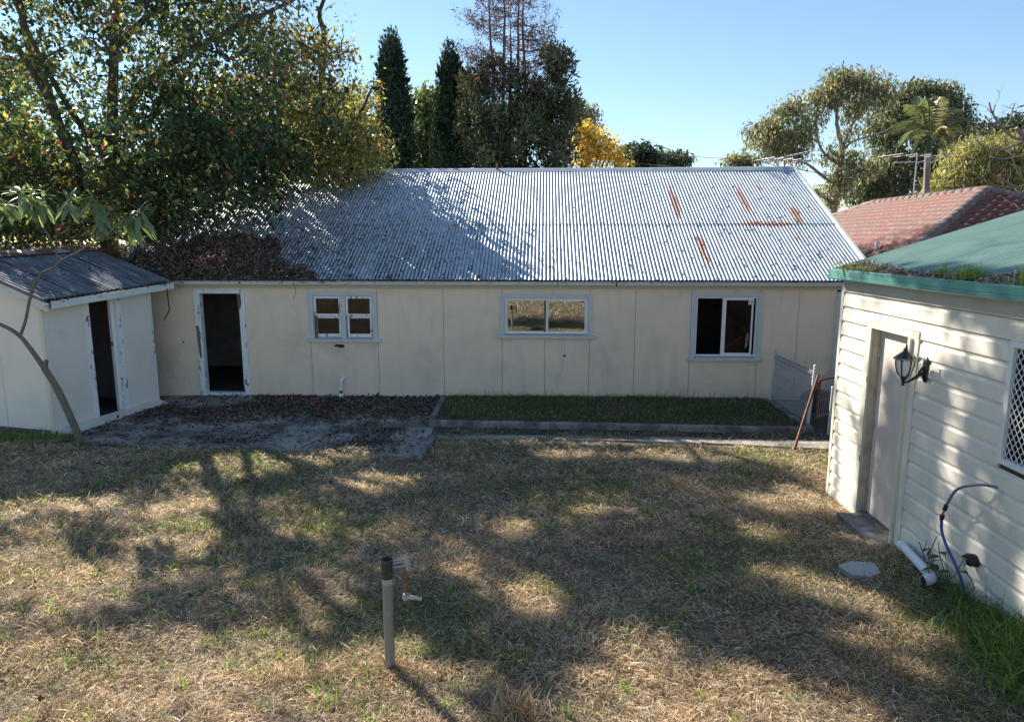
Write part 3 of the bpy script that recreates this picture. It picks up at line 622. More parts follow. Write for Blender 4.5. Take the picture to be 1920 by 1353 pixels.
# green roof (corrugations run up the slope away from the gutter)
gr = math.radians(17.4)
gs_ = corr_mesh('roof_sheet', .80, 4.6, M['greenroof'], ns=3)
k_ = -.10
i = 0
while k_ < TE:
    inst('roof_sheet', gs_, CS, Matrix.Translation((k_, -.13, 2.845)) @ Matrix.Rotation(gr, 4, 'X') @ Matrix.Translation((0, 0, .012 + (.0022 if i % 2 else 0)))); k_ += .762; i += 1
b = MB(); b.prism([(-.12, 2.78), (-.12, 2.84), (4.26, 2.845 + 4.39 * math.tan(gr)), (4.26, 2.72 + 4.39 * math.tan(gr))], 'x', -.10, -.075); b.build('barge_cap', M['green'], CS)
b = MB(); b.box(-.02, .0, .02, 8.0, 0, 2.75); b.add([(-.01, .05, 2.75), (-.01, 4.2, 4.06), (-.01, 8.0, 2.8)], [(0, 1, 2)]); b.build('side_wall', pmat('dark side wall boards', (.05, .04, .033), .8), CS)  # coloured dark so the right-hand shed window reflects a dark wall
b = MB(); b.box(.0, TE, 8.0, 8.05, 0, 2.75); b.box(TE, TE + .04, .0, 8.0, 0, 2.75); b.build('rear_wall', M['vinyl'], CS)
b = MB(); b.box(.05, TE, .06, 7.9, .0, .05); b.build('floor', M['interiorfloor'], CS)
b = MB(); e_ = 2.845 + 4.39 * math.tan(gr); b.add([(-.1, 4.26, e_ + .02), (TE, 4.26, e_ + .02), (TE, 8.4, 2.8), (-.1, 8.4, 2.8)], [(0, 1, 2, 3)]); b.build('rear_roof', M['greenroof'], CS)

# wall lamp
LP = empty('wall_lamp', cw(1.91, -.02, 1.98), CA, 'black carriage lamp with frosted panels on a bracket beside the pale door', 'lamp')
bl = M['black']
b = MB(); b.lathe([(0, -.13), (.022, -.12), (.042, -.08), (.045, 0), (.042, .07), (.025, .115), (0, .125)], 14, Matrix.Translation((0, -.004, 0)), sy=.5); b.build('wall_plate', bl, LP)
b = MB(); b.tube([(0, -.01, -.035), (0, -.06, -.055), (0, -.12, -.10), (0, -.165, -.125), (0, -.20, -.13)], [.018, .016, .013, .012, .012], 8); b.tube([(0, -.015, .03), (0, -.05, .0), (0, -.07, -.06)], [.012, .014, .012], 8); b.build('arm', bl, LP)
LT = Matrix.Translation((0, -.205, 0))
b = MB(); b.lathe([(0, -.165), (.012, -.16), (.016, -.148), (.010, -.138), (.018, -.125), (.016, -.11), (.026, -.095), (.034, -.07), (.03, -.066)], 14, LT); b.build('lantern_base', bl, LP)
b = MB(); b.lathe([(.030, -.068), (.052, -.045), (.070, .01), (.079, .085), (.079, .098)], 16, LT); b.build('lamp_glass', M['frost'], LP)
for k_ in range(6):
    a = k_ * PI / 3 + .2; b = MB()
    b.tube([(math.cos(a) * r_, -.205 + math.sin(a) * r_, z) for r_, z in ((.033, -.07), (.056, -.045), (.074, .01), (.083, .06), (.080, .098))], [.006, .006, .006, .006, .008], 5)
    a2 = a + PI / 3
    b.tube([(math.cos(a + (a2 - a) * s_) * .082, -.205 + math.sin(a + (a2 - a) * s_) * .082, .098 - .03 * (1 - (2 * s_ - 1) ** 2) * -1 - .015) for s_ in (0, .25, .5, .75, 1)], .004, 4)
    b.build('rib', bl, LP)
b = MB(); b.lathe([(.085, .095), (.105, .098), (.108, .106), (.100, .112)], 20, LT); b.build('brim', pmat('weathered brim', (.3, .32, .31), .5, layers=[((.03, .04, .04), 40, .45, .6, .8)]), LP)
b = MB(); vs_ = []; fs = []
prof = [(.100, .110), (.078, .130), (.056, .150), (.036, .168), (.016, .178)]
for j, (r_, z) in enumerate(prof):
    for k_ in range(24): a = 2 * PI * k_ / 24; rr = r_ * (1 + (.05 if k_ % 2 else -.05) * (1 - j / 5)); vs_.append((rr * math.cos(a), -.205 + rr * math.sin(a), z))
fs = [(j * 24 + k_, j * 24 + (k_ + 1) % 24, (j + 1) * 24 + (k_ + 1) % 24, (j + 1) * 24 + k_) for j in range(4) for k_ in range(24)]
b.add(vs_, fs); b.build('lantern_cap', bl, LP)
b = MB(); b.lathe([(.016, .178), (.018, .186), (.010, .192), (.016, .205), (.008, .215), (.011, .225), (0, .255)], 10, LT); b.build('finial', bl, LP)

# hose
HO = empty('garden_hose', cw(2.97, -.06, .2), 0, 'bent grey and blue hose looping out of the clad wall above the weeds', 'hose'); hp = HO.location
def hl(t_, y, z): return cw(t_, y, z) - hp
def smoothc(pts, n=6):
    pts = [Vector(p) for p in pts]; out = []
    P_ = [pts[0] * 2 - pts[1]] + pts + [pts[-1] * 2 - pts[-2]]
    for i in range(1, len(P_) - 2):
        a, b_, c, d = P_[i - 1:i + 3]
        for k in range(n):
            t_ = k / n; out.append(.5 * ((2 * b_) + (c - a) * t_ + (2 * a - 5 * b_ + 4 * c - d) * t_ ** 2 + (3 * b_ - a - 3 * c + d) * t_ ** 3))
    return out + [pts[-1]]
MB().tube(smoothc([hl(3.108, -.0, 1.215), hl(2.98, -.10, 1.20), hl(2.80, -.16, 1.09), hl(2.665, -.15, .90)]), .012, 8).build('hose_section', M['hosegrey'], HO)
MB().tube(smoothc([hl(2.648, -.15, .855), hl(2.60, -.14, .76)]), .010, 8).build('bare_section', M['orange'], HO)
MB().tube([hl(2.665, -.15, .90), hl(2.645, -.15, .845)], [.018, .02], 8).build('connector', M['blackp'], HO)
MB().tube([hl(2.612, -.142, .785), hl(2.60, -.14, .735)], [.02, .018], 8).build('connector', M['blackp'], HO)
MB().tube(smoothc([hl(2.60, -.14, .74), hl(2.61, -.13, .62), hl(2.68, -.11, .50), hl(2.80, -.09, .38), hl(2.90, -.08, .25), hl(2.94, -.08, .10)]), .013, 8).build('hose_section', M['hoseblue'], HO)
# torn vent opening
VN = empty('pipe_opening', cw(2.93, -.03, .5), CA, 'dark broken pipe opening with yellow scraps low on the clad wall', 'vent')
b = MB(); b.tube([(0, .02, 0), (0, -.05, .01), (.0, -.07, .0)], [.055, .055, .05], 12, caps=True); b.build('collar', M['blackp'], VN)
b = MB(); b.tube([(0.01, -.072, -.01), (.0, -.085, -.01)], .035, 10); b.build('cap', M['greyp'], VN)
b = MB(); b.box(-.02, .02, -.09, -.086, .01, .022); b.build('scrap', pmat('yellow scrap', (.5, .4, .05), .6), VN)
# white pipe lying on the ground
PA = Vector((3.95, 6.60, 0)); PB = Vector((3.80, 5.86, 0)); PA.z = float(hgt(3.95, 6.6)) + .10; PB.z = float(hgt(3.8, 5.86)) + .10
WP = empty('white_pipe', PA, 0, 'length of white plastic pipe with an elbow lying in the grass by the clad wall', 'pipe')
d_ = PB - PA
MB().tube([Vector((0, 0, 0)), d_ * .96], .043, 14).build('pipe', M['pvc'], WP)
MB().tube([Vector((0, 0, 0)) - d_ * .01, d_ * .08], .050, 14).build('socket', M['pvc'], WP)
MB().tube(smoothc([d_ * .93, d_ * 1.0, d_ * 1.05 + Vector((-.03, 0, -.01)), d_ * 1.06 + Vector((-.09, 0, -.02))], 4), .050, 14, caps=False).build('elbow', M['pvc'], WP)
MB().tube([d_ * 1.06 + Vector((-.088, 0, -.02)), d_ * 1.06 + Vector((-.080, 0, -.02))], .044, 14).build('elbow_mouth', M['blackp'], WP)
# flat stone
b = MB(); z_ = float(hgt(3.3, 6.15)); pts_ = [(3.13, 6.22), (3.30, 6.32), (3.50, 6.27), (3.46, 6.08), (3.32, 5.99), (3.16, 6.04)]
b.prism(pts_, 'z', z_ - .02, z_ + .045); b.build('stepping_stone', M['chip'], label='flat speckled grey stone half sunk in the grass near the white pipe', cat='stone')

# plants in the green gutter
def leafblade(b, base, d, L, w, up, curl=.3, n=4):
    d = Vector(d).normalized(); side = d.cross(Vector((0, 0, 1))).normalized(); pts = []
    for i in range(n + 1):
        t_ = i / n; c = Vector(base) + d * L * t_ + Vector((0, 0, up * L * (t_ - t_ * t_ * curl * 2))); ww = w * math.sin(PI * min(.97, t_ * .9 + .06)) ** .8 * .5
        pts += [c - side * ww + Vector((0, 0, ww * .3)), c, c + side * ww + Vector((0, 0, ww * .3))]
    b.add(pts, [(i * 3 + k, i * 3 + k + 1, i * 3 + k + 4, i * 3 + k + 3) for i in range(n) for k in range(2)], True)
def colmat(name, c, tr=.4):
    m, t, bs = newmat(name); bs.inputs['Base Color'].default_value = (*c, 1); bs.inputs['Roughness'].default_value = .45
    trn = t.nodes.new('ShaderNodeBsdfTranslucent'); trn.inputs[0].default_value = (c[0] * 2.2, c[1] * 2.2, c[2] * 1.2, 1)
    mx = t.nodes.new('ShaderNodeMixShader'); mx.inputs[0].default_value = tr; t.links.new(bs.outputs[0], mx.inputs[1]); t.links.new(trn.outputs[0], mx.inputs[2]); t.links.new(mx.outputs[0], t.nodes['Material Output'].inputs['Surface']); return m
M['lime'] = colmat('lime green leaf', (.18, .34, .05)); M['herb'] = colmat('dark green leaf', (.045, .11, .025))
sq = empty('seedling', cw(.28, -.12, 2.87), 0, 'seedling with two broad lime leaves sprouting from the far end of the green gutter', 'plant')
b = MB(); b.tube([(0, 0, -.03), (0, .0, .05)], .006, 6); b.build('stem', M['lime'], sq)
for d in ((-.85, .2, 0), (.95, -.1, 0)): b = MB(); leafblade(b, (0, 0, .05), d, .21, .09, .35, .7); b.build('leaf', M['lime'], sq)
# ================================================================ PIPE POST
px, py = -.868, 4.50; pz = float(hgt(px, py))
PO = empty('pipe_post', (px, py, pz), 0, 'grey metal pipe standing in the middle of the lawn with a dark open collar', 'post')
MB().lathe([(.036, -.1), (.036, .72), (.0365, .722), (.0365, .725)], 20).build('pipe', M['postm'], PO)
MB().lathe([(.0385, .66), (.0385, .715)], 20).build('sleeve', M['greyp'], PO)
MB().lathe([(.0395, .70), (.0395, .80), (.041, .805), (.041, .838), (.036, .840), (.033, .835), (.033, .72), (.0, .72)], 22).build('collar', M['postdark'], PO)
TP = empty('garden_tap', (px + .115, py + .02, pz + .70), 0, 'small weathered tap with brown riser and handle mounted beside the grey pipe post', 'tap')
b = MB(); b.lathe([(0, -.014), (.03, -.012), (.062, -.004), (.068, .004), (.06, .014), (.03, .022), (0, .024)], 20, Matrix.Translation((.02, 0, .10)) @ Matrix.Rotation(R(82), 4, 'Y'), sy=.75); b.build('dial', M['greyp'], TP)
for z in (.075, .105, .125): MB().tube([(-.075, 0, z - .01), (-.02, 0, z), (.018, 0, z + .004)], .006, 6).build('bolt', M['steel'], TP)
b = MB(); b.tube([(.02, 0, .05), (.012, 0, -.03), (.008, .0, -.14)], .011, 8); b.build('riser', M['copper'], TP)
b = MB(); b.tube([(.006, 0, -.13), (.004, 0, -.175)], .019, 8); b.build('joint', M['greyp'], TP)
b = MB(); b.tube([(.008, 0, -.155), (.06, -.005, -.157), (.12, -.01, -.166)], [.013, .015, .012], 10); b.build('spout', M['steel'], TP)

# ================================================================ WIRE FENCE
def fence_panel(root, A, B, H_, lean, n, rows, mat, rolled=True):
    """A,B base points; wires between two posts; top leans by 'lean' vector"""
    A = Vector(A); B = Vector(B); L = Vector(lean); up = lambda t_, h: A.lerp(B, t_) + L * (h / H_) + Vector((0, 0, h))
    b = MB()
    for i in range(n + 1):
        t_ = .03 + .94 * i / n; pts = [up(t_, .04), up(t_, H_ * .45), up(t_, H_ * .88)]
        if rolled: nrm = (B - A).cross(Vector((0, 0, 1))).normalized(); pts += [up(t_, H_ * .93) + nrm * .04, up(t_, H_ * .98), up(t_, H_ * .93) - nrm * .03]
        b.tube(pts, .0058, 4, caps=False, smooth=False)
    b.build('wire_mesh', M['wire'], root, kind='stuff')
    for r_ in rows:
        MB().tube([up(.02, r_ * H_), up(.5, r_ * H_ - .006), up(.98, r_ * H_)], .0048, 4).build('cross_wire', M['wire'], root)
    return up
FE = empty('mesh_fence', (0, 0, 0), 0, 'leaning pale wire mesh fence panel between two posts in front of the long shed', 'fence')
A = Vector((5.12, 13.45, .09)); B = Vector((5.10, 11.60, .09)); Ln = Vector((.09, .07, 0))
up = fence_panel(FE, A, B, .93, Ln, 42, (.05, .12, .35, .58, .80, .86, .97), M['fence'])
for P_, hh in ((A, .98), (B, 1.0)):
    b = MB(); b.tube([P_ - Vector((0, 0, .09)), P_ + Ln + Vector((0, 0, hh))], .026, 10); b.lathe([(.03, 0), (.03, .02), (.0, .035)], 10, Matrix.Translation(P_ + Ln + Vector((0, 0, hh)))); b.build('post', M['fence'], FE)
GT = empty('rusty_gate', (0, 0, 0), 0, 'rusty framed wire gate hanging behind the leaning mesh fence', 'gate')
A2 = Vector((5.30, 11.75, .12)); B2 = Vector((6.25, 12.25, .16))
up2 = fence_panel(GT, A2, B2, .86, (.05, .04, 0), 20, (.08, .4, .7, .95), M['fence'], True)
b = MB(); b.tube([up2(.0, .02), up2(.0, .70)], .016, 6); b.tube([up2(.0, .70), up2(1, .72)], .015, 6); b.tube([up2(.0, .04), up2(1, .05)], .015, 6); b.box(-.045, .045, -.02, .02, -.06, .06, Matrix.Translation(up2(-.06, .62))); b.build('frame', M['rust'], GT)
PL = empty('rusty_bar', (4.36, 10.35, 0), 0, 'rusty angle iron bar propped diagonally against the end of the clad building', 'bar')
b = MB(); d = Vector((5.10, 11.35, .98)) - Vector((4.36, 10.35, 0)); b.tube([Vector((0, 0, -.03)), d * .5, d * 1.02], .022, 4, smooth=False); b.build('bar', M['rust'], PL)
WPo = empty('small_post', (5.30, 11.25, 0), 0, 'slim pale post standing close behind the clad building corner', 'post')
b = MB(); b.tube([(0, 0, 0), (.02, .0, .80)], .022, 8); b.lathe([(.028, .80), (.028, .82), (.0, .835)], 8, Matrix.Translation((.02, 0, 0))); b.build('post', M['fence'], WPo)
b = MB(); Mt = Matrix.Translation((5.95, 13.1, .0)); b.lathe([(.0, .36), (.22, .34), (.33, .25), (.37, .12), (.38, .0)], 22, Mt)
b.build('tub', M['blackp'], label='black upturned tub lying behind the wire mesh fence', cat='tub')
MB().box(6.1, 6.9, 12.75, 13.4, 0, .28).build('rubbish_heap', M['blackp'], label='low black slab-like heap behind the fence beside the tub', cat='rubbish')

# ================================================================ RED TILED HOUSE
RH = empty('red_tiled_house', (13.3, 20.0, 0), R(-3), 'neighbouring brick house with a weathered red tiled hip roof behind the green roof', 'house')
M['tile'] = pmat('weathered terracotta tile', (.185, .062, .05), .8, layers=[((.13, .08, .065), 1.4, .38, .58, .85), ((.27, .18, .14), 6, .5, .7, .6), ((.09, .06, .05), 14, .56, .7, .7)], bmp=(30, .3, .01))
M['tilecap'] = pmat('grey capped ridge tile', (.22, .15, .13), .8, layers=[((.12, .09, .09), 3, .45, .65, .8), ((.34, .28, .25), 9, .55, .7, .5)])
M['brick'] = pmat('dark brick wall', (.22, .1, .07), .9)
# local frame: y = back along the ridge, x = right; apex at origin z=4.62
AZ, Wd, PT, RLn = 4.62, 6.0, math.tan(R(24)), 6.8
ez = AZ - Wd * PT
# facet 1: left slope (faces -x): eave from (-Wd,-Wd) to (-Wd,RLn+Wd)
def wavy(b, f, s0, s1, tpos, n):  # one course of tiles along s, f(s, off) -> Vector
    pass
def tile_mesh():
    b = MB(); w, l = .30, .36; n = 6; vs_ = []
    for y in (0, l):
        for i in range(n + 1):
            x = w * i / n; vs_.append((x, y, .020 * math.sin(PI * x / w * 2) + (.080 if y == 0 else .0)))
    vs_ += [(x, 0, z - .08) for (x, y, z) in vs_[:n + 1]]
    m = n + 1; b.add(vs_, [(i, i + 1, m + i + 1, m + i) for i in range(n)] + [(i, 2 * m + i, 2 * m + i + 1, i + 1) for i in range(n)], True)
    return b
tm = tile_mesh(); tme = tm.mesh('tile', M['tile'])
sl2 = math.atan(PT); sl_len = Wd / math.cos(sl2)
rows = int(sl_len / .32)
# facet 2: front hip end (faces -y) - single tiles
cnt = 0
for r_ in range(rows):
    d0 = sl_len - (r_ * .32) - .32     # distance from apex down the slope
    if d0 < 0: continue
    half = d0 * math.cos(sl2) - .05; yy = -d0 * math.cos(sl2) - .0; zz = AZ - d0 * math.sin(sl2)
    i0 = -int(half / .30)
    for k_ in range(i0, -i0 + 1):
        x = k_ * .30
        if x < -half - .1 or x + .3 > half + .2: continue
        if d0 > 3.6 or cnt >= 298: continue
        cnt += 1
        inst('tile', tme, RH, Matrix.Translation((x, yy - .32 * math.cos(sl2) * 0 , zz)) @ Matrix.Rotation(sl2, 4, 'X') @ Matrix.Rotation(R(random.uniform(-1, 1)), 4, 'Z'))
# facet 1 joined courses, one wavy strip each
b = MB()
for r_ in range(rows + 1):
    d0 = sl_len - r_ * .32
    if d0 < .15: continue
    d1 = max(d0 - .34, .02); x0 = -d0 * math.cos(sl2); z0 = AZ - d0 * math.sin(sl2); x1 = -d1 * math.cos(sl2); z1 = AZ - d1 * math.sin(sl2)
    ya, yb = x0, RLn - x0; n = int((yb - ya) / .05); va = []; vb = []; vc = []
    for i in range(n + 1):
        y = ya + (yb - ya) * i / n; wv = .020 * math.sin(2 * PI * y / .30); y1 = min(max(y, x1), RLn - x1)
        va.append((x0 - .01, y, z0 + wv + .07)); vb.append((x1, y1, z1 + wv)); vc.append((x0 - .01, y, z0 + wv + .004))
    m = n + 1; b.add(va + vb + vc, [(i, m + i, m + i + 1, i + 1) for i in range(n)] + [(i + 1, 2 * m + i + 1, 2 * m + i, i) for i in range(n)], True)
b.build('roof_tiles', M['tile'], RH, kind='stuff')
b = MB(); b.add([(0, 0, AZ - .02), (-Wd, -Wd, ez - .02), (Wd, -Wd, ez - .02), (Wd, RLn + Wd, ez - .02), (-Wd, RLn + Wd, ez - .02), (0, RLn, AZ - .02)], [(0, 1, 2), (0, 2, 3, 5), (3, 4, 5), (4, 1, 0, 5)]); b.build('roof_deck', M['tile'], RH)
cm = MB(); n = 8
vs_ = [(.15 * (1.0 + .15 * j_) * math.cos(PI * k_ / n), -.21 + .44 * (1 - j_), .12 * (1 + .22 * j_) * math.sin(PI * k_ / n)) for j_ in (0, 1) for k_ in range(n + 1)]
cm.add(vs_, [(i, i + 1, n + 1 + i + 1, n + 1 + i) for i in range(n)] + [tuple(range(n + 1, 2 * n + 2))], True); cme = cm.mesh('ridge_tile', M['tilecap'])
def caps(p, q):
    p = Vector(p); q = Vector(q); d = q - p; L = d.length; n = int(L / .41); rot = d.to_track_quat('-Y', 'Z').to_matrix().to_4x4()
    for i in range(n): inst('ridge_tile', cme, RH, Matrix.Translation(p + d * ((i + .5) / n) - Vector((0, 0, .01))) @ rot)
caps((0, 0, AZ), (-Wd * .75, -Wd * .75, AZ - Wd * .75 * PT)); caps((0, 0, AZ), (Wd * .45, -Wd * .45, AZ - Wd * .45 * PT)); caps((0, RLn, AZ), (0, 0, AZ)); caps((0, RLn, AZ), (-Wd, RLn + Wd, ez))
b = MB(); b.box(-Wd + .5, Wd - .5, -Wd + .5, RLn + Wd - .5, 0, ez - .05); b.build('wall', M['brick'], RH)
b = MB(); b.box(-Wd, Wd, -Wd, RLn + Wd, ez - .16, ez - .04); b.build('eave', M['whitealu'], RH)
vp = at(1643, 470, 18.2)
VP = empty('roof_vent', vp, 0, 'short white vent pipe with pale flashing on the red tiled roof', 'vent')
b = MB(); b.tube([(0, 0, -.22), (0, 0, .22)], .045, 10); b.build('pipe', M['pvc'], VP)
b = MB(); b.lathe([(.30, -.22), (.12, -.15), (.05, -.10)], 12, Matrix.Rotation(R(-24), 4, 'Y')); b.build('flashing', M['pvc'], VP)

# ================================================================ ANTENNAS AND WIRES
def antenna(base, h, booms, label, mat=None, mr=.02, matm=None):
    a = empty('tv_antenna', base, 0, label, 'antenna', 'tv antennas on the skyline'); mat = mat or M['antenna']
    MB().tube([(0, 0, 0), (.0, 0, h)], mr, 6).build('mast', matm or mat, a)
    for (z, d, L, nel, el) in booms:
        d = Vector(d).normalized(); s_ = d.cross(Vector((0, 0, 1))).normalized()
        MB().tube([Vector((0, 0, z)) - d * L * .45, Vector((0, 0, z)) + d * L * .55], .018, 6).build('boom', mat, a)
        for i in range(nel):
            c = Vector((0, 0, z)) - d * L * .45 + d * L * i / (nel - 1); e = el * (1 - .4 * i / nel)
            MB().tube([c - s_ * e, c + s_ * e], .008, 5).build('element', mat, a)
    return a
ab = hw(6.95, 5.3, 4.9)
antenna(ab, .58, [(.48, (.55, -.8, .10), 1.5, 12, .16), (.40, (.95, .3, .0), 1.5, 6, .45)], 'spiky tv antenna on a rusty mast behind the right end of the iron ridge', None, .02, M['rust'])
p = at(1712, 372, 24); antenna(p - Vector((0, 0, .3)), at(1717, 288, 24).z - p.z + .3, [(at(1717, 292, 24).z - p.z + .3, (1, .35, .03), 2.6, 5, .5), (at(1717, 298, 24).z - p.z + .2, (-1, .3, .0), 1.2, 4, .5)], 'tall thin tv antenna mast above the red tiled roof left of the palm trunk')
def wire(pts, r_, label):
    MB().tube(pts, r_, 4, smooth=False).build('overhead_wire', M['blackp'], label=label, cat='wire', group='overhead wires')
def sagw(a, b_, s, n=10):
    return [a.lerp(b_, i / n) - Vector((0, 0, s * 4 * (i / n) * (1 - i / n))) for i in range(n + 1)]
wire(sagw(at(1100, 262, 60), at(1560, 300, 34), .5), .014, 'uppermost thin overhead wire sloping down from the yellow tree to the antenna')
wire(sagw(at(1100, 290, 60), at(1500, 316, 34), .4), .014, 'lower thin overhead wire sloping just above the iron ridge')
wire(sagw(at(1420, 303, 33), at(1925, 318, 33), .6), .012, 'thin overhead wire crossing in front of the gum trees at antenna height')
wire(sagw(at(1480, 312, 33), at(1925, 345, 33), .5), .012, 'lowest thin overhead wire crossing the gum trees near the red roof')

# ================================================================ LEAVES AND TREES
def leafcloud(C, n, spread, L, Wl, pal, droop=.3, seed=0, Ljit=.35, outward=None, fold=.25):
    """C (m,3) clump centres, n leaves per clump; pal: list of (weight, rgb) or per-clump list of indices"""
    g = np.random.default_rng(seed); C = np.asarray(C, float); m = len(C); idx = np.repeat(np.arange(m), n); N = len(idx)
    off = g.normal(size=(N, 3)); ln = np.linalg.norm(off, axis=1, keepdims=True); off *= np.minimum(1, 2.0 / np.maximum(ln, 1e-6))
    sp = np.asarray(spread, float); P_ = C[idx] + off * (sp if sp.ndim else np.array([sp, sp, sp * .75]))
    D = g.normal(size=(N, 3)); D[:, 2] -= droop * 2
    if outward is not None: D += off * outward
    D /= np.linalg.norm(D, axis=1, keepdims=True)
    S = np.cross(D, g.normal(size=(N, 3))); S /= np.linalg.norm(S, axis=1, keepdims=True) + 1e-9; Nn = np.cross(S, D)
    l = (L * (1 + Ljit * g.normal(size=(N, 1)))).clip(L * .4, L * 1.9); w = Wl * (l / L) * .5
    V = np.stack([P_, P_ + D * l * .45 + S * w + Nn * w * fold, P_ + D * l, P_ + D * l * .45 - S * w + Nn * w * fold], 1).reshape(-1, 3)
    b0 = np.arange(N)[:, None] * 4; F = np.concatenate([b0 + np.array([0, 1, 2]), b0 + np.array([0, 2, 3])], 1).reshape(-1, 3)
    wts = np.array([p[0] for p in pal], float); wts /= wts.sum(); cols = np.array([p[1] for p in pal], float)
    cc = cols[g.choice(len(pal), N, p=wts)] * (g.uniform(.7, 1.3, size=(N, 1))) * (g.uniform(.62, 1.38, size=(m, 1))[idx])
    return V, F, np.repeat(cc, 4, axis=0)
def joinclouds(parts):
    V = []; F = []; C = []; o = 0
    for v, f, c in parts: V.append(v); F.append(f + o); C.append(c); o += len(v)
    return np.concatenate(V), np.concatenate(F), np.concatenate(C)

def skeleton(limbs, centers, seed=0, twig=.012, nseg=4, bend=.12):
    """limbs: (points, r0, r1). every clump centre is joined to the nearest wood by a bending twig"""
    r = random.Random(seed); limb = MB(); br = MB(); nodes = []
    for pts, r0, r1 in limbs:
        pts = smoothc(pts, 5); n = len(pts)
        for i, p_ in enumerate(pts): pts[i] = p_ + Vector((r.gauss(0, .02), r.gauss(0, .02), r.gauss(0, .01))) * (r0 * 4)
        limb.tube(pts, [r0 + (r1 - r0) * i / (n - 1) for i in range(n)], 8); nodes += pts
    cs = [Vector(c) for c in centers]
    if not cs: return limb, br
    N = np.array([tuple(n_) for n_ in nodes]); cs.sort(key=lambda c: float(((N - np.array(c)) ** 2).sum(1).min()))
    for c in cs:
        d2 = ((N - np.array(c)) ** 2).sum(1) + np.maximum(0, N[:, 2] - c.z + .3) ** 2 * 2
        k = int(d2.argmin()); p0 = Vector(N[k]); L = (c - p0).length
        if L < .05: continue
        mid = [p0 + (c - p0) * (i / nseg) + Vector((r.gauss(0, 1), r.gauss(0, 1), r.gauss(.4, 1))) * bend * L * math.sin(PI * i / nseg) * .6 for i in range(nseg + 1)]
        rr = twig * (1 + L * .9); br.tube(mid, [rr + (twig * .35 - rr) * i / nseg for i in range(nseg + 1)], 4, caps=False)
        N = np.concatenate([N, np.array([tuple(q) for q in mid[1:]])])
    return limb, br
def tree(name, label, cat, base, limbs, centers, clouds, bark, seed=0, leafm='leaf', group=None, twig=.012, crown_kind='stuff'):
    t = empty(name, base, 0, label, cat, group); B_ = Vector(base)
    if name == 'broadleaf_tree': limbs = [(a, b_ * .72, c * .7) for a, b_, c in limbs]
    limb, br = skeleton([([Vector(p_) - B_ for p_ in pts], a, c) for pts, a, c in limbs], [Vector(c) - B_ for c in centers], seed, twig)
    limb.build('trunk', bark, t)
    if br.v: br.build('branches', bark, t)
    if clouds:
        V, F, C = joinclouds(clouds); npmesh('crown', V - np.array(B_), F, M[leafm], t, C, kind=None)
    return t
def ellip(n, c, rad, seed, shell=.0, keep=None):
    g = np.random.default_rng(seed); out = []
    while len(out) < n:
        v = g.normal(size=3); v /= np.linalg.norm(v); q = g.uniform(shell ** 3, 1) ** (1 / 3); p_ = np.array(c) + v * q * np.array(rad)
        if keep is None or keep(p_): out.append(tuple(p_))
    return out
def roofz(x, y):   # height of the long shed's roof
    lx = x; v = (y - 13.9) + .045 * x
    if lx < -8.8 or lx > 7.4 or v < -.3 or v > 10.5: return 0
    return 2.445 + (5.12 - abs(5.0 - v)) / 5.12 * 2.6
def clear(p_): return p_[2] > roofz(p_[0], p_[1]) + .38 and p_[2] > 1.2 and not (p_[1] < 14.4 and p_[2] < 3.4 and p_[0] > -10.2)
def pxof(p_):
    c_, s_ = math.cos(R(9.8)), math.sin(R(9.8)); zc = p_[1] * c_ - (p_[2] - 3.2) * s_; yc = p_[1] * s_ + (p_[2] - 3.2) * c_
    return 960 + 1300 * p_[0] / zc, 676.5 - 1300 * yc / zc

DG, MG, OL, YE, OR, RE = (.036, .068, .042), (.075, .125, .055), (.19, .21, .075), (.40, .34, .10), (.36, .17, .06), (.34, .07, .05)
# leaves are cut from the crowns here to shape sun patches on the lawn (x, y, half widths on the ground) and the clad wall
GAPS = [(-3.0, 3.9, 1.9, .75), (-.9, 3.75, .9, .4), (-4.6, 6.0, .5, .7), (-5.6, 8.1, .7, .35), (1.6, 3.9, 1.0, .4), (2.2, 10.85, 2.7, .17), (-3.31, 4.37, 0.73, 0.46), (-2.49, 4.51, 0.87, 0.56), (-1.60, 4.30, 0.54, 0.42), (-1.05, 4.13, 0.39, 0.25), (-3.72, 6.33, 0.43, 1.14), (-5.83, 8.03, 0.32, 0.48), (-3.82, 9.77, 1.17, 0.50), (-1.86, 8.92, 0.57, 0.46), (0.00, 7.39, 0.21, 0.30), (0.21, 5.63, 0.23, 0.39), (1.10, 4.67, 0.29, 0.35), (1.33, 4.22, 0.54, 0.32), (0.67, 4.16, 0.21, 0.23), (-0.77, 4.59, 0.33, 0.27), (-0.22, 4.27, 0.22, 0.15), (3.55, 8.31, 0.64, 0.51), (2.81, 5.66, 0.28, 0.18), (2.58, 6.03, 0.30, 0.16), (3.08, 5.37, 0.31, 0.20), (3.10, 10.22, 1.55, 0.32), (0.82, 10.22, 0.49, 0.27), (3.09, 4.84, 0.45, 0.26), (-2.33, 7.15, 0.29, 0.25), (-3.20, 7.00, 0.14, 0.22), (-6.70, 11.55, 0.37, 0.17), (-3.34, 11.35, 0.36, 0.20), (0.89, 7.82, 0.25, 0.22), (-0.40, 6.14, 0.15, 0.14), (2.74, 7.15, 0.26, 0.22), (3.88, 7.00, 0.34, 0.21), (3.08, 4.33, 0.22, 0.15), (-2.61, 10.22, 0.49, 0.32), (-4.04, 8.20, 0.46, 0.28)]
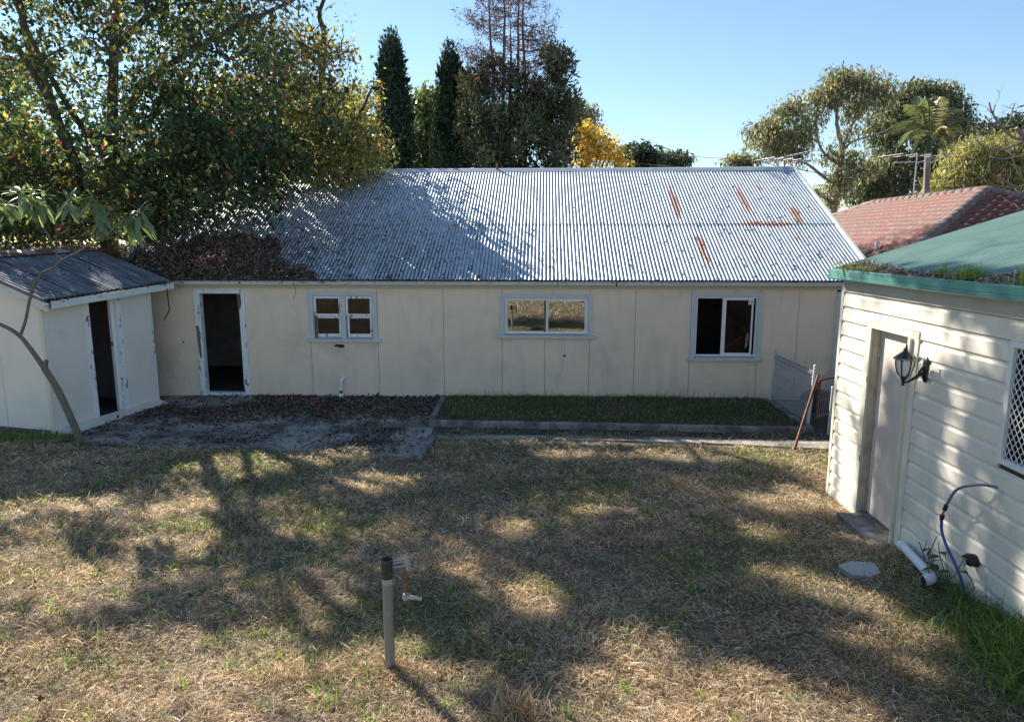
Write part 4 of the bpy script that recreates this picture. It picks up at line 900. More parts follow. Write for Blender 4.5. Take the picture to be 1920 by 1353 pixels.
WGAPS = [(-3.0, 3.9, 1.9, .75), (-.9, 3.75, .9, .4), (-4.6, 6.0, .5, .7), (-5.6, 8.1, .7, .35), (1.6, 3.9, 1.0, .4), (2.2, 10.85, 2.7, .17), (8.2, 1.3, .55, 1.5), (7.0, 2.35, 1.2, .32), (6.05, 1.15, .13, .85), (5.55, .8, .11, .6), (5.15, 1.8, .13, .35), (4.85, .55, .22, .3), (6.5, 2.1, .2, .25), (4.4, 1.2, .12, .5), (5.9, 2.3, .4, .14)]
def sunlit_cull(V, F, C, frac=.985, seed=0):
    g = np.random.default_rng(seed + 900); V = V * 1.0; P_ = V.reshape(-1, 4, 3)[:, 0]; n = len(P_)
    gx = P_[:, 0] + 1.01 * (P_[:, 2] - .1); gy = P_[:, 1] - 1.163 * (P_[:, 2] - .1); hit = np.zeros(n, bool); wob = 1 + .22 * np.sin(gx * 7 + gy * 3) + .15 * np.sin(gy * 11 - gx * 5)
    for (x, y, rx, ry) in GAPS: hit |= ((gx - x) / rx) ** 2 + ((gy - y) / ry) ** 2 < wob * 1.35
    s = (4.0 - P_[:, 0]) / 1.01; wy = P_[:, 1] - 1.163 * s; wz = P_[:, 2] - s
    for (y, z, ry, rz) in WGAPS: hit |= ((wy - y) / ry) ** 2 + ((wz - z) / rz) ** 2 < wob
    rx_ = P_[:, 0] + 1.01 * (P_[:, 2] - 3.3); ry_ = P_[:, 1] - 1.163 * (P_[:, 2] - 3.3); hit |= (rx_ > 3.95) & (rx_ < 9) & (ry_ > 3.2) & (ry_ < 9.3)
    k = ~(hit & (g.uniform(size=n) < frac)); V = V.reshape(-1, 4, 3)[k].reshape(-1, 3); C = C.reshape(-1, 4, 3)[k].reshape(-1, 3); m = int(k.sum())
    b0 = np.arange(m)[:, None] * 4; return V, np.concatenate([b0 + np.array([0, 1, 2]), b0 + np.array([0, 2, 3])], 1).reshape(-1, 3), C
# big broadleaf tree
tb = (-9.3, 16.9, 0)
L_ = [([tb, at(200, 440, 16.7), at(207, 330, 16.6), at(212, 200, 16.5), at(216, 60, 16.5), at(225, -120, 16.8)], .26, .10),
      ([at(195, 440, 16.7), at(150, 330, 16.2), at(95, 190, 15.8), at(48, 60, 15.6), at(20, -120, 15.6)], .20, .07),
      ([at(100, 200, 15.8), at(60, 130, 15.3), at(15, 75, 15.0), at(-60, 50, 14.8)], .13, .05),
      ([at(205, 350, 16.6), at(300, 300, 15.6), at(400, 345, 15.0), at(500, 395, 14.7)], .12, .04),
      ([at(210, 260, 16.5), at(280, 150, 16.3), at(420, 62, 16.6), at(540, 5, 17.2), at(640, -60, 17.6)], .13, .03),
      ([at(207, 330, 16.6), at(340, 240, 17.6), at(470, 200, 18.2), at(590, 215, 18.4)], .12, .03),
      ([at(207, 300, 16.6), (-8.6, 18.6, 7), (-8.0, 20.8, 9.5)], .14, .05),
      ([at(150, 320, 16.2), at(40, 330, 15.4), at(-100, 330, 15.0)], .10, .04),
      ([at(215, 90, 16.5), at(330, -20, 15.6), at(420, -120, 15.0)], .11, .04),
      ([at(200, 300, 16.6), (-9.2, 14.8, 6.2), (-9.0, 13.2, 7.8)], .11, .04)]
def keepA(p_):
    if not clear(p_): return False
    x, y = pxof(p_)
    if x > 560 and y < 130 and random.random() > .15: return False
    if -80 < x < 60 and -100 < y < 210 and random.random() > .35: return False
    if x > 520 and y > 410: return False
    if x > 700: return False
    if 20 < x < 300 and y > 455: return False
    return True
cA = ellip(640, (-9.0, 16.9, 7.6), (5.4, 4.6, 5.0), 1, .2, keepA)
cE = ellip(190, (-6.4, 17.6, 11.6), (3.8, 2.9, 2.4), 9, .0, keepA) + ellip(70, (-9.5, 13.6, 8.9), (2.6, 1.6, 1.6), 10, 0, keepA)  # unseen upper crown lobes, added to shade the lawn and clad wall
cB = ellip(150, (-7.0, 15.9, 4.9), (2.4, 1.9, 1.6), 2, .2, keepA)
cC = ellip(120, (-11.8, 15.4, 4.2), (2.4, 1.6, 2.1), 3, .2, keepA)
cD = ellip(60, (-5.4, 18.0, 6.6), (1.6, 2.2, 2.2), 4, .2, keepA)
pal1 = [(10, DG), (10, MG), (6, OL), (1.6, YE), (.3, OR), (.6, RE)]; pal2 = [(5, MG), (8, OL), (4, YE), (.7, OR), (.5, RE)]
cl = [leafcloud(cA, 94, .29, .12, .06, pal1, .5, 5), leafcloud(cE, 130, .40, .14, .075, pal1, .5, 95), leafcloud(cB, 110, .29, .125, .062, [(12, DG), (8, MG), (2, OL), (.5, YE), (.6, RE)], .5, 6), leafcloud(cC, 110, .40, .13, .06, pal1, .5, 7), leafcloud(cD, 70, .4, .12, .05, pal2, .4, 8)]
tree('broadleaf_tree', 'huge dark green broadleaf tree with reddish leaves overhanging the left end of the iron roof', 'tree', tb, L_, cA + cE + cB + cC + cD, [sunlit_cull(*joinclouds(cl))], M['bark'], 3)
# yellowing tree behind the ridge
ty = (-5.8, 21.3, 0)
def keepY(p_):
    x, y = pxof(p_); return p_[2] > roofz(p_[0], p_[1]) + .3 and x < 712 + (y - 250) * .1 and not (x > 640 and y < 150)
cY = ellip(150, (-4.9, 19.4, 6.6), (2.3, 2.2, 2.4), 11, .1, keepY); cY2 = ellip(60, (-4.2, 18.2, 5.3), (1.5, 1.2, .9), 12, .1, keepY); cY3 = [tuple(at(x, y, Y)) for x, y, Y in [(590, 60, 18), (610, 20, 18), (640, 90, 18.2), (645, 50, 18), (620, 130, 18.5), (565, 110, 18), (560, 30, 17.6), (600, 100, 18.4), (655, 95, 18.2), (630, 5, 18), (540, 70, 17.5), (530, 20, 17.2), (580, 150, 18), (635, 110, 18), (500, 50, 17), (520, 110, 17.4), (560, -20, 17.6), (610, -30, 18)]]
LY = [([ty, (-5.7, 21, 3.5), (-5.4, 20.3, 6.2), (-5.0, 19.6, 8.4), at(600, 20, 18.4), at(640, -80, 18)], .16, .025),
      ([(-5.6, 20.9, 4.2), (-4.9, 20, 5.6), (-4.0, 18.9, 6.4), (-3.5, 18.3, 7)], .08, .025), ([(-5.5, 20.6, 5.3), (-6.3, 19.6, 7), (-6.6, 18.8, 8.6)], .08, .03), ([(-5.1, 19.8, 7.8), at(560, 80, 18.2), at(620, 110, 18.3), at(655, 92, 18.2)], .05, .012)]
cl = [leafcloud(cY, 75, .25, .11, .05, pal2, .4, 13), leafcloud(cY2, 90, .30, .11, .05, [(3, MG), (6, OL), (5, YE), (.8, OR)], .5, 14), leafcloud(cY3, 26, .26, .10, .045, [(4, OL), (5, YE), (1.6, OR), (.4, RE)], .5, 15)]
tree('autumn_tree', 'yellowing autumn tree with sparse twigs leaning over the iron ridge right of the dark tree', 'tree', ty, LY, cY + cY2 + cY3, [sunlit_cull(*joinclouds(cl))], M['bark'], 4)

# cypresses
def cypress(x0, xw, ytop, Y, label, seed, tip=.5, grow=1.):
    top = at(x0, ytop, Y).z; bx = at(x0, 400, Y).x; Hh = top; g = np.random.default_rng(seed)
    wid = xw / 1300 * Y / 2
    def prof(z):
        t_ = z / Hh; return wid * (min(1, (1 - t_) / tip) ** .62) * (.9 + .18 * (1 - t_)) if t_ < 1 else .02
    t = empty('cypress_tree', (bx, Y, 0), 0, label, 'tree', 'dark cypresses behind the iron ridge')
    MB().tube([(0, 0, 0), (0, 0, 2), (0, 0, Hh * .8)], [.16, .14, .05], 8).build('trunk', M['bark'], t)
    C = []; S = []
    for i in range(520):
        z = .5 + (Hh - .7) * g.uniform() ** .85; a = g.uniform(0, 2 * PI); r_ = prof(z) * g.uniform(.72, .98); C.append((r_ * math.cos(a), r_ * math.sin(a), z))
    V, F, Cc = leafcloud(C, 62, (.15, .15, .34), .15, .055, [(6, (.032, .062, .045)), (4, (.05, .085, .055)), (1.4, (.085, .12, .06))], -.9, seed, outward=.5)  # greens lightened to stand in for distance haze
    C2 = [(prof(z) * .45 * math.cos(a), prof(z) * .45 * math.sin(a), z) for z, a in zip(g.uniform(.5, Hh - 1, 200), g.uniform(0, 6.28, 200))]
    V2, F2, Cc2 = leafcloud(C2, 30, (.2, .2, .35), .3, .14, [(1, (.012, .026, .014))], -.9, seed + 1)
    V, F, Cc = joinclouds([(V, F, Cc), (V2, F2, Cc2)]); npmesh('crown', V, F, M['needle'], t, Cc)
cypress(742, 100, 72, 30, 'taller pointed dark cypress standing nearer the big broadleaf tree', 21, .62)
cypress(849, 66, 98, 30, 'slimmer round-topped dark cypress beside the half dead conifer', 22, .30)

# conifer with bare top
tc_ = (.35, 28.5, 0); LC = []; g = np.random.default_rng(31); tw = []
tops = [((925, 300), (925, 150), (918, 40), (914, -60)), ((945, 310), (944, 150), (946, 30), (940, -80)), ((975, 310), (972, 160), (972, 40), (973, -90)), ((985, 310), (984, 150), (980, 40), (982, -60)), ((958, 300), (958, 120), (957, 40))]
for i, tp_ in enumerate(tops): LC.append(([(.35 + (i - 2) * .3, 28.5, 0)] + [at(x, y, 28.3 + .15 * i) for x, y in tp_], .11, .015))
for i, tp_ in enumerate(tops):
    for k_ in range(34):
        y = g.uniform(-60, 190); x = np.interp(-y, [-q[1] for q in tp_], [q[0] for q in tp_]); s = 1 if g.uniform() < .5 + (x - 955) * .012 else -1
        Ln_ = g.uniform(14, 62) * (1.1 - .3 * (y < 20)); a0 = at(x, y, 28.4)
        tw.append([a0, at(x + s * Ln_ * .4, y + Ln_ * .08, 28.4 + g.uniform(-.8, .8)), at(x + s * Ln_ * .85, y - Ln_ * .12, 28.4 + g.uniform(-1.3, 1.3)), at(x + s * Ln_, y - Ln_ * .45, 28.4 + g.uniform(-1.5, 1.5))])
blobs = [(878, 175, 9), (893, 150, 8), (1045, 105, 10), (1062, 125, 9), (1075, 200, 10), (870, 240, 9), (1025, 108, 8), (905, 165, 10), (900, 190, 20), (885, 220, 26), (880, 150, 12), (915, 250, 40), (955, 200, 38), (1040, 135, 11), (1015, 190, 28), (1050, 140, 16), (1060, 180, 20), (1045, 230, 40), (985, 240, 45), (930, 290, 50), (1000, 290, 55), (1055, 285, 34), (895, 285, 30), (960, 155, 22), (1000, 200, 30), (1068, 220, 18), (925, 130, 14)]
CC = []
for x, y, r_ in blobs:
    n_ = int(5 + r_ * r_ / 82)
    for _ in range(n_): a = g.uniform(0, 6.28); q = r_ * math.sqrt(g.uniform()); CC.append(tuple(at(x + q * math.cos(a), y + q * math.sin(a), 28.4 + g.normal() * .8)))
low = ellip(90, (.5, 28.5, 3.5), (2.1, 1.6, 3.2), 33)
cl = [leafcloud(CC, 85, (.16, .16, .24), .17, .06, [(5, (.055, .075, .05)), (5, (.085, .11, .065)), (2.4, (.14, .145, .075)), (1.2, (.17, .12, .08))], -.5, 34, outward=.6), leafcloud(low, 60, .45, .3, .12, [(1, (.03, .05, .028))], -.4, 35)]  # needle colours lightened, haze put into the colour
tcon = tree('half_dead_conifer', 'broad conifer with dead bare brown spires on top behind the iron ridge', 'tree', tc_, LC, [], cl, M['barkred'], 5, 'needle')
b = MB(); tl_ = []
for pts in tw:
    sp3 = smoothc(pts, 3); b.tube([p_ - Vector(tc_) for p_ in sp3], [.017 - .012 * i / (len(sp3) - 1) for i in range(len(sp3))], 4, caps=False); tl_ += sp3[3:]
    for p_ in sp3[2::2]:
        for _ in range(2): b.tube([p_ - Vector(tc_), p_ - Vector(tc_) + Vector((g.normal() * .16, g.normal() * .12, g.uniform(-.28, .02)))], [.009, .004], 3, caps=False)
b.build('dead_branches', M['barkred'], tcon)
V, F, C = leafcloud([tuple(p_ - Vector(tc_)) for p_ in tl_], 9, (.10, .10, .13), .10, .028, [(3, (.17, .11, .09)), (2, (.11, .08, .06))], .6, 36); npmesh('dead_foliage', V, F, M['needle'], tcon, C)

def thin(l, k=.55): return [(p, a * k, b * k) for p, a, b in l]
def blobtree(name, label, base, blobs, dens, L, Wl, nleaf, pal, bark, seed, limbs, leafm='leaf', droop=.4, spread=.5, dy=1.5, twig=.03, group=None, cat='tree'):
    g = np.random.default_rng(seed); CC = []
    for x, y, r_, Y in blobs:
        n_ = max(4, int(r_ * r_ * dens / 100))
        for _ in range(n_):
            a = g.uniform(0, 6.28); q = r_ * math.sqrt(g.uniform()); CC.append(tuple(at(x + q * math.cos(a), y + q * .8 * math.sin(a), Y + g.normal() * r_ / 1300 * Y * .6)))
    V = leafcloud(CC, nleaf, spread, L, Wl, pal, droop, seed + 1)
    sub = [CC[i] for i in range(0, len(CC), 3)]
    return tree(name, label, cat, base, limbs, sub, [V], bark, seed, leafm, group, twig)
GUM = [(4, (.10, .13, .085)), (5, (.17, .20, .12)), (4, (.28, .28, .16)), (1.2, (.32, .25, .16))]
Y = 44
def A_(l): return [at(x, y, Y) for x, y in l]
gb = at(1565, 700, Y); gb = (at(1565, 430, Y).x, Y, 0)
GL = [([gb] + A_([(1562, 420), (1572, 330), (1578, 280), (1570, 240), (1568, 200), (1560, 160)]), .42, .10), (A_([(1575, 300), (1590, 250), (1615, 210), (1640, 180)]), .2, .06), (A_([(1565, 350), (1530, 320), (1490, 290), (1450, 262)]), .22, .05), (A_([(1572, 310), (1540, 280), (1530, 230), (1535, 180)]), .16, .05), (A_([(1563, 380), (1500, 345), (1470, 330)]), .2, .06), (A_([(1578, 285), (1600, 265), (1650, 250), (1690, 230)]), .16, .05), (A_([(1566, 340), (1620, 320), (1660, 330)]), .16, .05)]
gumb = [(x, y, r_, Y) for x, y, r_ in [(1425, 252, 26), (1455, 245, 30), (1480, 262, 30), (1510, 250, 22), (1440, 275, 20), (1470, 205, 16), (1490, 195, 18), (1500, 215, 16), (1460, 215, 12), (1545, 165, 22), (1570, 150, 24), (1600, 148, 24), (1630, 150, 20), (1655, 160, 18), (1665, 175, 14), (1535, 190, 20), (1560, 185, 18), (1625, 180, 20), (1600, 200, 18), (1540, 215, 10), (1600, 215, 14), (1650, 195, 16), (1590, 255, 14), (1560, 290, 16), (1600, 300, 18), (1500, 290, 18), (1460, 292, 14), (1580, 350, 26), (1550, 365, 22), (1520, 230, 12), (1585, 320, 20), (1630, 310, 22)]]
blobtree('gum_tree', 'airy gum tree with visible pale limbs behind the antenna right of the iron ridge', gb, gumb, 3.3, .26, .075, 46, GUM, M['barkpale'], 41, thin(GL), group='gum trees behind the red roof', droop=.9, spread=.34)
Y = 50; gb = (at(1700, 430, Y).x, Y, 0)
GL = [([gb] + A_([(1690, 400), (1700, 330), (1690, 270), (1700, 220), (1720, 180)]), .45, .10), (A_([(1700, 300), (1740, 250), (1780, 210)]), .2, .06), (A_([(1695, 300), (1660, 260), (1640, 230)]), .18, .06)]
gumb = [(x, y, r_, Y) for x, y, r_ in [(1700, 175, 24), (1730, 170, 24), (1765, 172, 22), (1790, 185, 20), (1680, 200, 24), (1660, 225, 26), (1700, 215, 26), (1640, 250, 24), (1680, 250, 30), (1720, 240, 26), (1760, 210, 22), (1800, 215, 18), (1790, 240, 24), (1815, 240, 14), (1760, 260, 26), (1720, 290, 32), (1660, 300, 34), (1690, 340, 34), (1640, 350, 30), (1740, 340, 34), (1620, 330, 26), (1770, 310, 28), (1610, 365, 24), (1660, 372, 24)]]
blobtree('gum_tree', 'darker dense gum tree behind the palm and the thin antenna mast', gb, gumb, 3.2, .28, .09, 50, [(5, (.06, .085, .055)), (5, (.11, .14, .085)), (3, (.20, .21, .11))], M['barkpale'], 43, thin(GL), group='gum trees behind the red roof', droop=.8, spread=.38)
# other background trees
def simple(name, label, x, blobs, Y, seed, pal, L=.32, Wl=.13, dens=3.2, n=45, spread=.5, droop=.3, cat='tree', bark='bark'):
    gb = (at(x, 430, Y).x, Y, 0); top = min(q[1] for q in blobs); xs_ = [q[0] for q in blobs]
    lim = [([gb, at(x, 400, Y), at(x, (top + 400) / 2, Y), at(x, top + 15, Y)], .22, .05)] + [([at(x, 380, Y), at((x + q[0]) / 2, (380 + q[1]) / 2 + 10, Y), at(q[0], q[1], Y)], .10, .03) for q in blobs[::2]]
    return blobtree(name, label, gb, [(a, b_, c, Y) for a, b_, c in blobs], dens, L, Wl, n, pal, M[bark], seed, lim, droop=droop, spread=spread, cat=cat)
simple('background_tree', 'mid green tree seen between the two dark cypresses', 805, [(800, 190, 26), (815, 220, 30), (795, 250, 30), (810, 290, 34), (835, 230, 22), (835, 300, 26), (800, 330, 30)], 42, 51, [(4, (.06, .10, .04)), (4, (.11, .16, .05)), (2, (.2, .22, .08)), (2, (.035, .06, .03))], n=50)
simple('golden_tree', 'small golden yellow tree right of the half dead conifer', 1100, [(1085, 245, 14), (1105, 245, 16), (1125, 262, 18), (1095, 268, 20), (1140, 275, 14), (1115, 288, 22), (1145, 292, 16), (1090, 298, 18), (1160, 305, 14), (1080, 262, 12)], 40, 52, [(6, (.56, .42, .08)), (3, (.44, .36, .10)), (1, (.3, .25, .06))], .20, .09, 4.5, 34, .34, .2)
simple('gum_tree', 'small grey green gum crown peeping above the golden tree', 1095, [(1080, 205, 14), (1100, 215, 16), (1110, 228, 12), (1085, 220, 14), (1115, 245, 10), (1075, 232, 12)], 55, 53, GUM, .30, .09, 4, 44, .4, .7)
simple('round_tree', 'dark rounded tree on the skyline just right of the golden tree', 1195, [(1180, 290, 18), (1195, 282, 16), (1212, 290, 16), (1190, 305, 24), (1225, 305, 12)], 60, 54, [(5, (.035, .055, .035)), (3, (.08, .10, .06))], .42, .16, 5, 48, .45)
simple('round_tree', 'lower grey green tree on the skyline right of the dark rounded one', 1262, [(1245, 298, 14), (1265, 298, 14), (1282, 303, 14), (1255, 312, 16)], 62, 55, [(5, (.05, .075, .045)), (3, (.11, .13, .075))], .42, .16, 5, 44, .4)
simple('skyline_bush', 'low gum crown on the skyline just left of the antenna', 1390, [(1370, 306, 12), (1390, 303, 14), (1410, 306, 12), (1385, 314, 14)], 58, 56, GUM, .36, .12, 5, 44, .4)
simple('olive_tree', 'broad pale yellow green tree at the right edge above the red roof', 1860, [(1800, 300, 24), (1830, 285, 26), (1860, 280, 26), (1890, 275, 26), (1925, 280, 28), (1950, 300, 30), (1800, 330, 28), (1840, 320, 30), (1880, 315, 30), (1915, 325, 30), (1850, 345, 22), (1890, 350, 20), (1780, 345, 22), (1760, 358, 20), (1960, 340, 30)], 36, 57, [(5, (.28, .28, .11)), (4, (.20, .23, .09)), (2, (.40, .32, .14)), (2, (.11, .14, .06))], .24, .05, 3.2, 60, .42, .8)
simple('background_tree', 'dark far tree line crown between the second gum and the right edge', 1850, [(1820, 265, 22), (1850, 250, 22), (1880, 250, 22), (1910, 240, 24), (1945, 245, 26), (1800, 285, 24), (1835, 280, 26), (1980, 260, 30)], 62, 58, [(5, (.025, .05, .04)), (4, (.05, .08, .05))], .45, .16, 4, 48, .6)
simple('background_tree', 'pale tree crown far left behind the big broadleaf tree', -10, [(-30, 120, 50), (20, 160, 40), (-60, 220, 60), (30, 240, 50), (0, 320, 60), (80, 330, 60), (150, 380, 50)], 40, 59, [(4, (.09, .12, .05)), (3, (.2, .2, .08)), (2, (.05, .08, .035))], .34, .13, 1.6, 40, .6)
simple('background_tree', 'far green crown behind the yellowing autumn tree', 650, [(600, 200, 40), (640, 180, 30), (660, 240, 40), (600, 290, 45), (540, 250, 50), (670, 300, 40), (450, 300, 60), (350, 300, 60)], 36, 60, [(4, (.06, .09, .035)), (3, (.15, .16, .06)), (2, (.3, .25, .07))], .3, .12, 1.5, 42, .55)

simple('boundary_shrubbery', 'dark shrubbery massed along the far boundary behind the outhouse', 120, [(x_, 395 + 12 * math.sin(x_ * .05), 34) for x_ in range(-220, 380, 42)] + [(x_, 350 + 14 * math.sin(x_ * .07), 34) for x_ in range(-200, 300, 60)], 25, 61, [(5, (.03, .055, .028)), (4, (.06, .095, .035)), (2, (.14, .15, .05)), (.4, (.3, .12, .05))], .24, .11, 1.9, 42, .5, cat='shrubs')
# bare tree at the right edge
bt = at(1960, 470, 12.5); bt = (bt.x, 12.5, 0)
Y = 12.5
BL = [([bt] + A_([(1958, 400), (1950, 330), (1925, 265), (1905, 240)]), .09, .03)]
BL += [(A_(l), a, c) for l, a, c in [([(1925, 262), (1900, 258), (1880, 240), (1866, 222), (1858, 205), (1855, 192)], .022, .012), ([(1880, 240), (1860, 232), (1850, 222), (1846, 216)], .014, .008), ([(1866, 222), (1862, 210), (1866, 200)], .012, .007), ([(1886, 238), (1895, 222), (1899, 205), (1903, 194)], .014, .008), ([(1899, 210), (1915, 212), (1930, 206)], .012, .008), ([(1925, 262), (1895, 275), (1870, 282), (1845, 276), (1830, 262)], .02, .007), ([(1950, 282), (1915, 292), (1880, 298), (1855, 294)], .018, .006), ([(1955, 360), (1910, 352), (1870, 332), (1845, 318)], .03, .008), ([(1910, 352), (1880, 350), (1850, 342), (1828, 325)], .018, .006), ([(1956, 370), (1925, 345), (1908, 320), (1900, 300)], .02, .008), ([(1862, 282), (1840, 272), (1832, 262)], .008, .005), ([(1900, 205), (1886, 200), (1878, 198)], .005, .003), ([(1862, 215), (1850, 204)], .005, .003), ([(1880, 240), (1872, 236), (1858, 240)], .006, .004)]]
g = np.random.default_rng(9); tips = [tuple(q + Vector((g.normal() * .25, g.normal() * .2, g.normal() * .18))) for l in BL[1:] for q in l[0][1:]]
tree('bare_tree', 'nearly leafless tree with purplish curving branches reaching in at the right edge', 'tree', bt, BL, tips, [leafcloud(tips[::2], 1, .05, .06, .03, [(1, (.08, .06, .04))], .3, 3)], pmat('purplish bark', (.20, .15, .15), .8), 6, 'leaf', None, .004)

# palm
pb_ = at(1741, 400, 29); PR = empty('palm_tree', (pb_.x, 29, 0), 0, 'tall palm with yellowing and green fronds in front of the dark gum', 'palm')
ct = at(1743, 258, 29) - Vector((pb_.x, 29, 0))
MB().tube([(0, 0, 0), (ct.x * .5, 0, ct.z * .55), tuple(ct - Vector((0, 0, .6)))], [.17, .13, .12], 10).build('trunk', M['barkpale'], PR)
MB().tube([tuple(ct - Vector((0, 0, .6))), tuple(ct)], [.13, .08], 10).build('crown_shaft', M['herb'], PR)
g = np.random.default_rng(77)
frs = [(1765, 182, .1, 1), (1757, 205, .3, 1), (1800, 205, .5, 0), (1820, 225, .2, 0), (1700, 195, -.4, 0), (1672, 235, .2, 0), (1690, 272, -.6, 0), (1702, 300, .2, 0), (1790, 250, -.3, 1), (1805, 250, .6, 0), (1720, 180, .6, 0), (1780, 280, .4, 0), (1660, 250, .7, 0), (1735, 185, -.6, 0), (1775, 215, .9, 1)]
for x, y, dy, ylw in frs:
    e = at(x, y, 29 + dy * 2) - Vector((pb_.x, 29, 0)); mid = (ct + e) / 2 + Vector((0, 0, .28 + .1 * (e - ct).length)); pts = smoothc([ct, mid, e], 9); b = MB(); b.tube(pts, [.03 - .024 * i / (len(pts) - 1) for i in range(len(pts))], 4)
    vs_ = []; fs = []
    for i in range(2, len(pts) - 1):
        for sub in (0, .5):
            p0 = pts[i].lerp(pts[i + 1], sub); d = (pts[i + 1] - pts[i]).normalized(); s_ = d.cross(Vector((0, 0, 1)));
            if s_.length < .1: s_ = Vector((1, 0, 0))
            s_.normalize()
            for sg in (1, -1):
                l = .52 * math.sin(PI * min(.93, i / len(pts) + .12)) + .12; tip = p0 + s_ * sg * l * .75 + d * l * .5 + Vector((0, 0, -l * (.35 + .3 * g.uniform()))); w = d * .02; k0 = len(vs_)
                vs_ += [p0 - w, p0 + w, p0.lerp(tip, .55) + w * .9 + Vector((0, 0, .04)), tip]; fs += [(k0, k0 + 1, k0 + 2), (k0, k0 + 2, k0 + 3)]
    b.add(vs_, fs); b.build('frond', colmat('palm frond', (.34, .30, .12) if ylw else (.10, .12, .065), .35), PR, **({'label': 'yellowing frond'} if ylw else {}))
# crow in the gum
bd = at(1617, 168, 40); BI = empty('bird', bd, 0, 'small black bird perched high in the airy gum tree', 'bird')
b = MB(); b.lathe([(0, -.22), (.05, -.16), (.10, -.05), (.11, .05), (.07, .15), (.0, .2)], 10, Matrix.Rotation(R(-25), 4, 'Y')); b.lathe([(0, -.07), (.06, -.03), (.065, .02), (0, .07)], 8, Matrix.Translation((-.10, 0, .22))); b.tube([(-.15, 0, .22), (-.24, 0, .20)], [.02, .003], 5); b.prism([(.06, -.18), (.13, -.14), (.20, -.46), (.12, -.48)], 'y', -.04, .04); b.build('body', M['blackp'], BI)

# sapling with large drooping leaves at the left
sb = (-6.90, 10.72, 0)
Y = 10.68
S_ = empty('sapling', sb, 0, 'slender leaning sapling with big drooping leaf tufts in front of the outhouse', 'tree')
def O_(l): return [Vector(p_) - Vector(sb) for p_ in l]
SB = [([sb] + A_([(138, 795), (108, 730), (83, 690)]), .062, .050), (A_([(83, 690), (58, 655), (35, 628), (0, 608), (-60, 590)]), .040, .022), (A_([(38, 630), (48, 600), (56, 560), (66, 530), (80, 510)]), .024, .020), (A_([(80, 510), (100, 502), (112, 490), (150, 470), (178, 452)]), .019, .010), (A_([(178, 452), (160, 430), (150, 400), (138, 388)]), .009, .006), (A_([(178, 452), (200, 448), (225, 440), (245, 418)]), .009, .006), (A_([(110, 498), (103, 465), (90, 440), (82, 425)]), .009, .005), (A_([(106, 480), (107, 455), (106, 430)]), .006, .004), (A_([(57, 563), (55, 530), (53, 495)]), .006, .004), (A_([(178, 452), (192, 442), (190, 425)]), .006, .004), (A_([(90, 440), (70, 420), (50, 412)]), .006, .004), (A_([(-60, 590), (-40, 500), (20, 400), (40, 365)]), .014, .005), (A_([(82, 425), (83, 400), (75, 370)]), .006, .004), (A_([(102, 445), (130, 425), (128, 380)]), .006, .004)]
b = MB()
for l, a, c in SB:
    q = smoothc(O_(l), 5); b.tube(q, [a + (c - a) * i / (len(q) - 1) for i in range(len(q))], 8)
b.tube(O_(A_([(83, 692), (86, 678), (88, 676)])), [.045, .035, .03], 8)
b.build('stem', M['sapbark'], S_)
M['sap'] = colmat('felted sapling leaf', (.17, .225, .13), .3)
g = np.random.default_rng(5); tufts = [(40, 362, 1), (75, 372, 1), (128, 372, .9), (172, 372, .95), (190, 410, .8), (245, 405, 1.15), (262, 395, .9), (10, 385, .9), (188, 395, .7), (60, 362, .8), (-25, 375, 1)]
for x, y, s in tufts:
    c = at(x, y, 10.68 + g.normal() * .15) - Vector(sb)
    for k_ in range(18):
        a = g.uniform(0, 6.28); big = k_ < 8; l = (.36 if big else .27) * s * g.uniform(.8, 1.2); dz = -1.1 if big else g.uniform(-.2, .8)
        b = MB(); leafblade(b, c + Vector((g.normal() * .02, g.normal() * .02, -g.uniform(0, .16) if big else g.uniform(-.05, .04))), (math.cos(a), math.sin(a), dz * g.uniform(.6, 1.6)), l, (.10 if big else .045) * s, .18, .6, 5); b.build('leaf', M['sap'], S_)
# ================================================================ GRASS
def blades(P_, L, Wd_, lean, cols, seed, curl=.5):
    """P_ (n,3) roots; L,Wd_ lengths and widths; lean 0 upright .. 1 flat"""
    g = np.random.default_rng(seed); n = len(P_); a = g.uniform(0, 2 * np.pi, n); H_ = np.stack([np.cos(a), np.sin(a), np.zeros(n)], 1)
    th = lean[:, None] * (np.pi / 2); d = H_ * np.sin(th) + np.array([0, 0, 1.]) * np.cos(th); th2 = np.minimum(th + curl * g.uniform(.2, 1.4, (n, 1)), 1.75); d2 = H_ * np.sin(th2) + np.array([0, 0, 1.]) * np.cos(th2)
    a2 = a + g.normal(0, .7, n); S = np.stack([-np.sin(a2), np.cos(a2), g.normal(0, .5, n)], 1); S /= np.linalg.norm(S, axis=1, keepdims=True); S *= Wd_[:, None] / 2
    m = P_ + d * L[:, None] * .5; t = m + d2 * L[:, None] * .5
    V = np.stack([P_ - S, P_ + S, m - S * .85, m + S * .85, t], 1).reshape(-1, 3); b0 = np.arange(n)[:, None] * 5
    F = np.concatenate([b0 + np.array([0, 1, 3]), b0 + np.array([0, 3, 2]), b0 + np.array([2, 3, 4])], 1).reshape(-1, 3)
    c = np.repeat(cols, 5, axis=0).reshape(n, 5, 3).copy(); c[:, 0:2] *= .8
    return V, F, c.reshape(-1, 3)
def patch(x, y, s=1., ph=0.):
    return (np.sin(1.9 * s * x + 1.3 * s * y + ph) + np.sin(-1.1 * s * x + 2.7 * s * y + 2 * ph + 1) + np.sin(3.7 * s * x - 1.9 * s * y + ph * 3) * .7 + np.sin(5.9 * s * y + 4.3 * s * x + ph) * .5) / 3.2
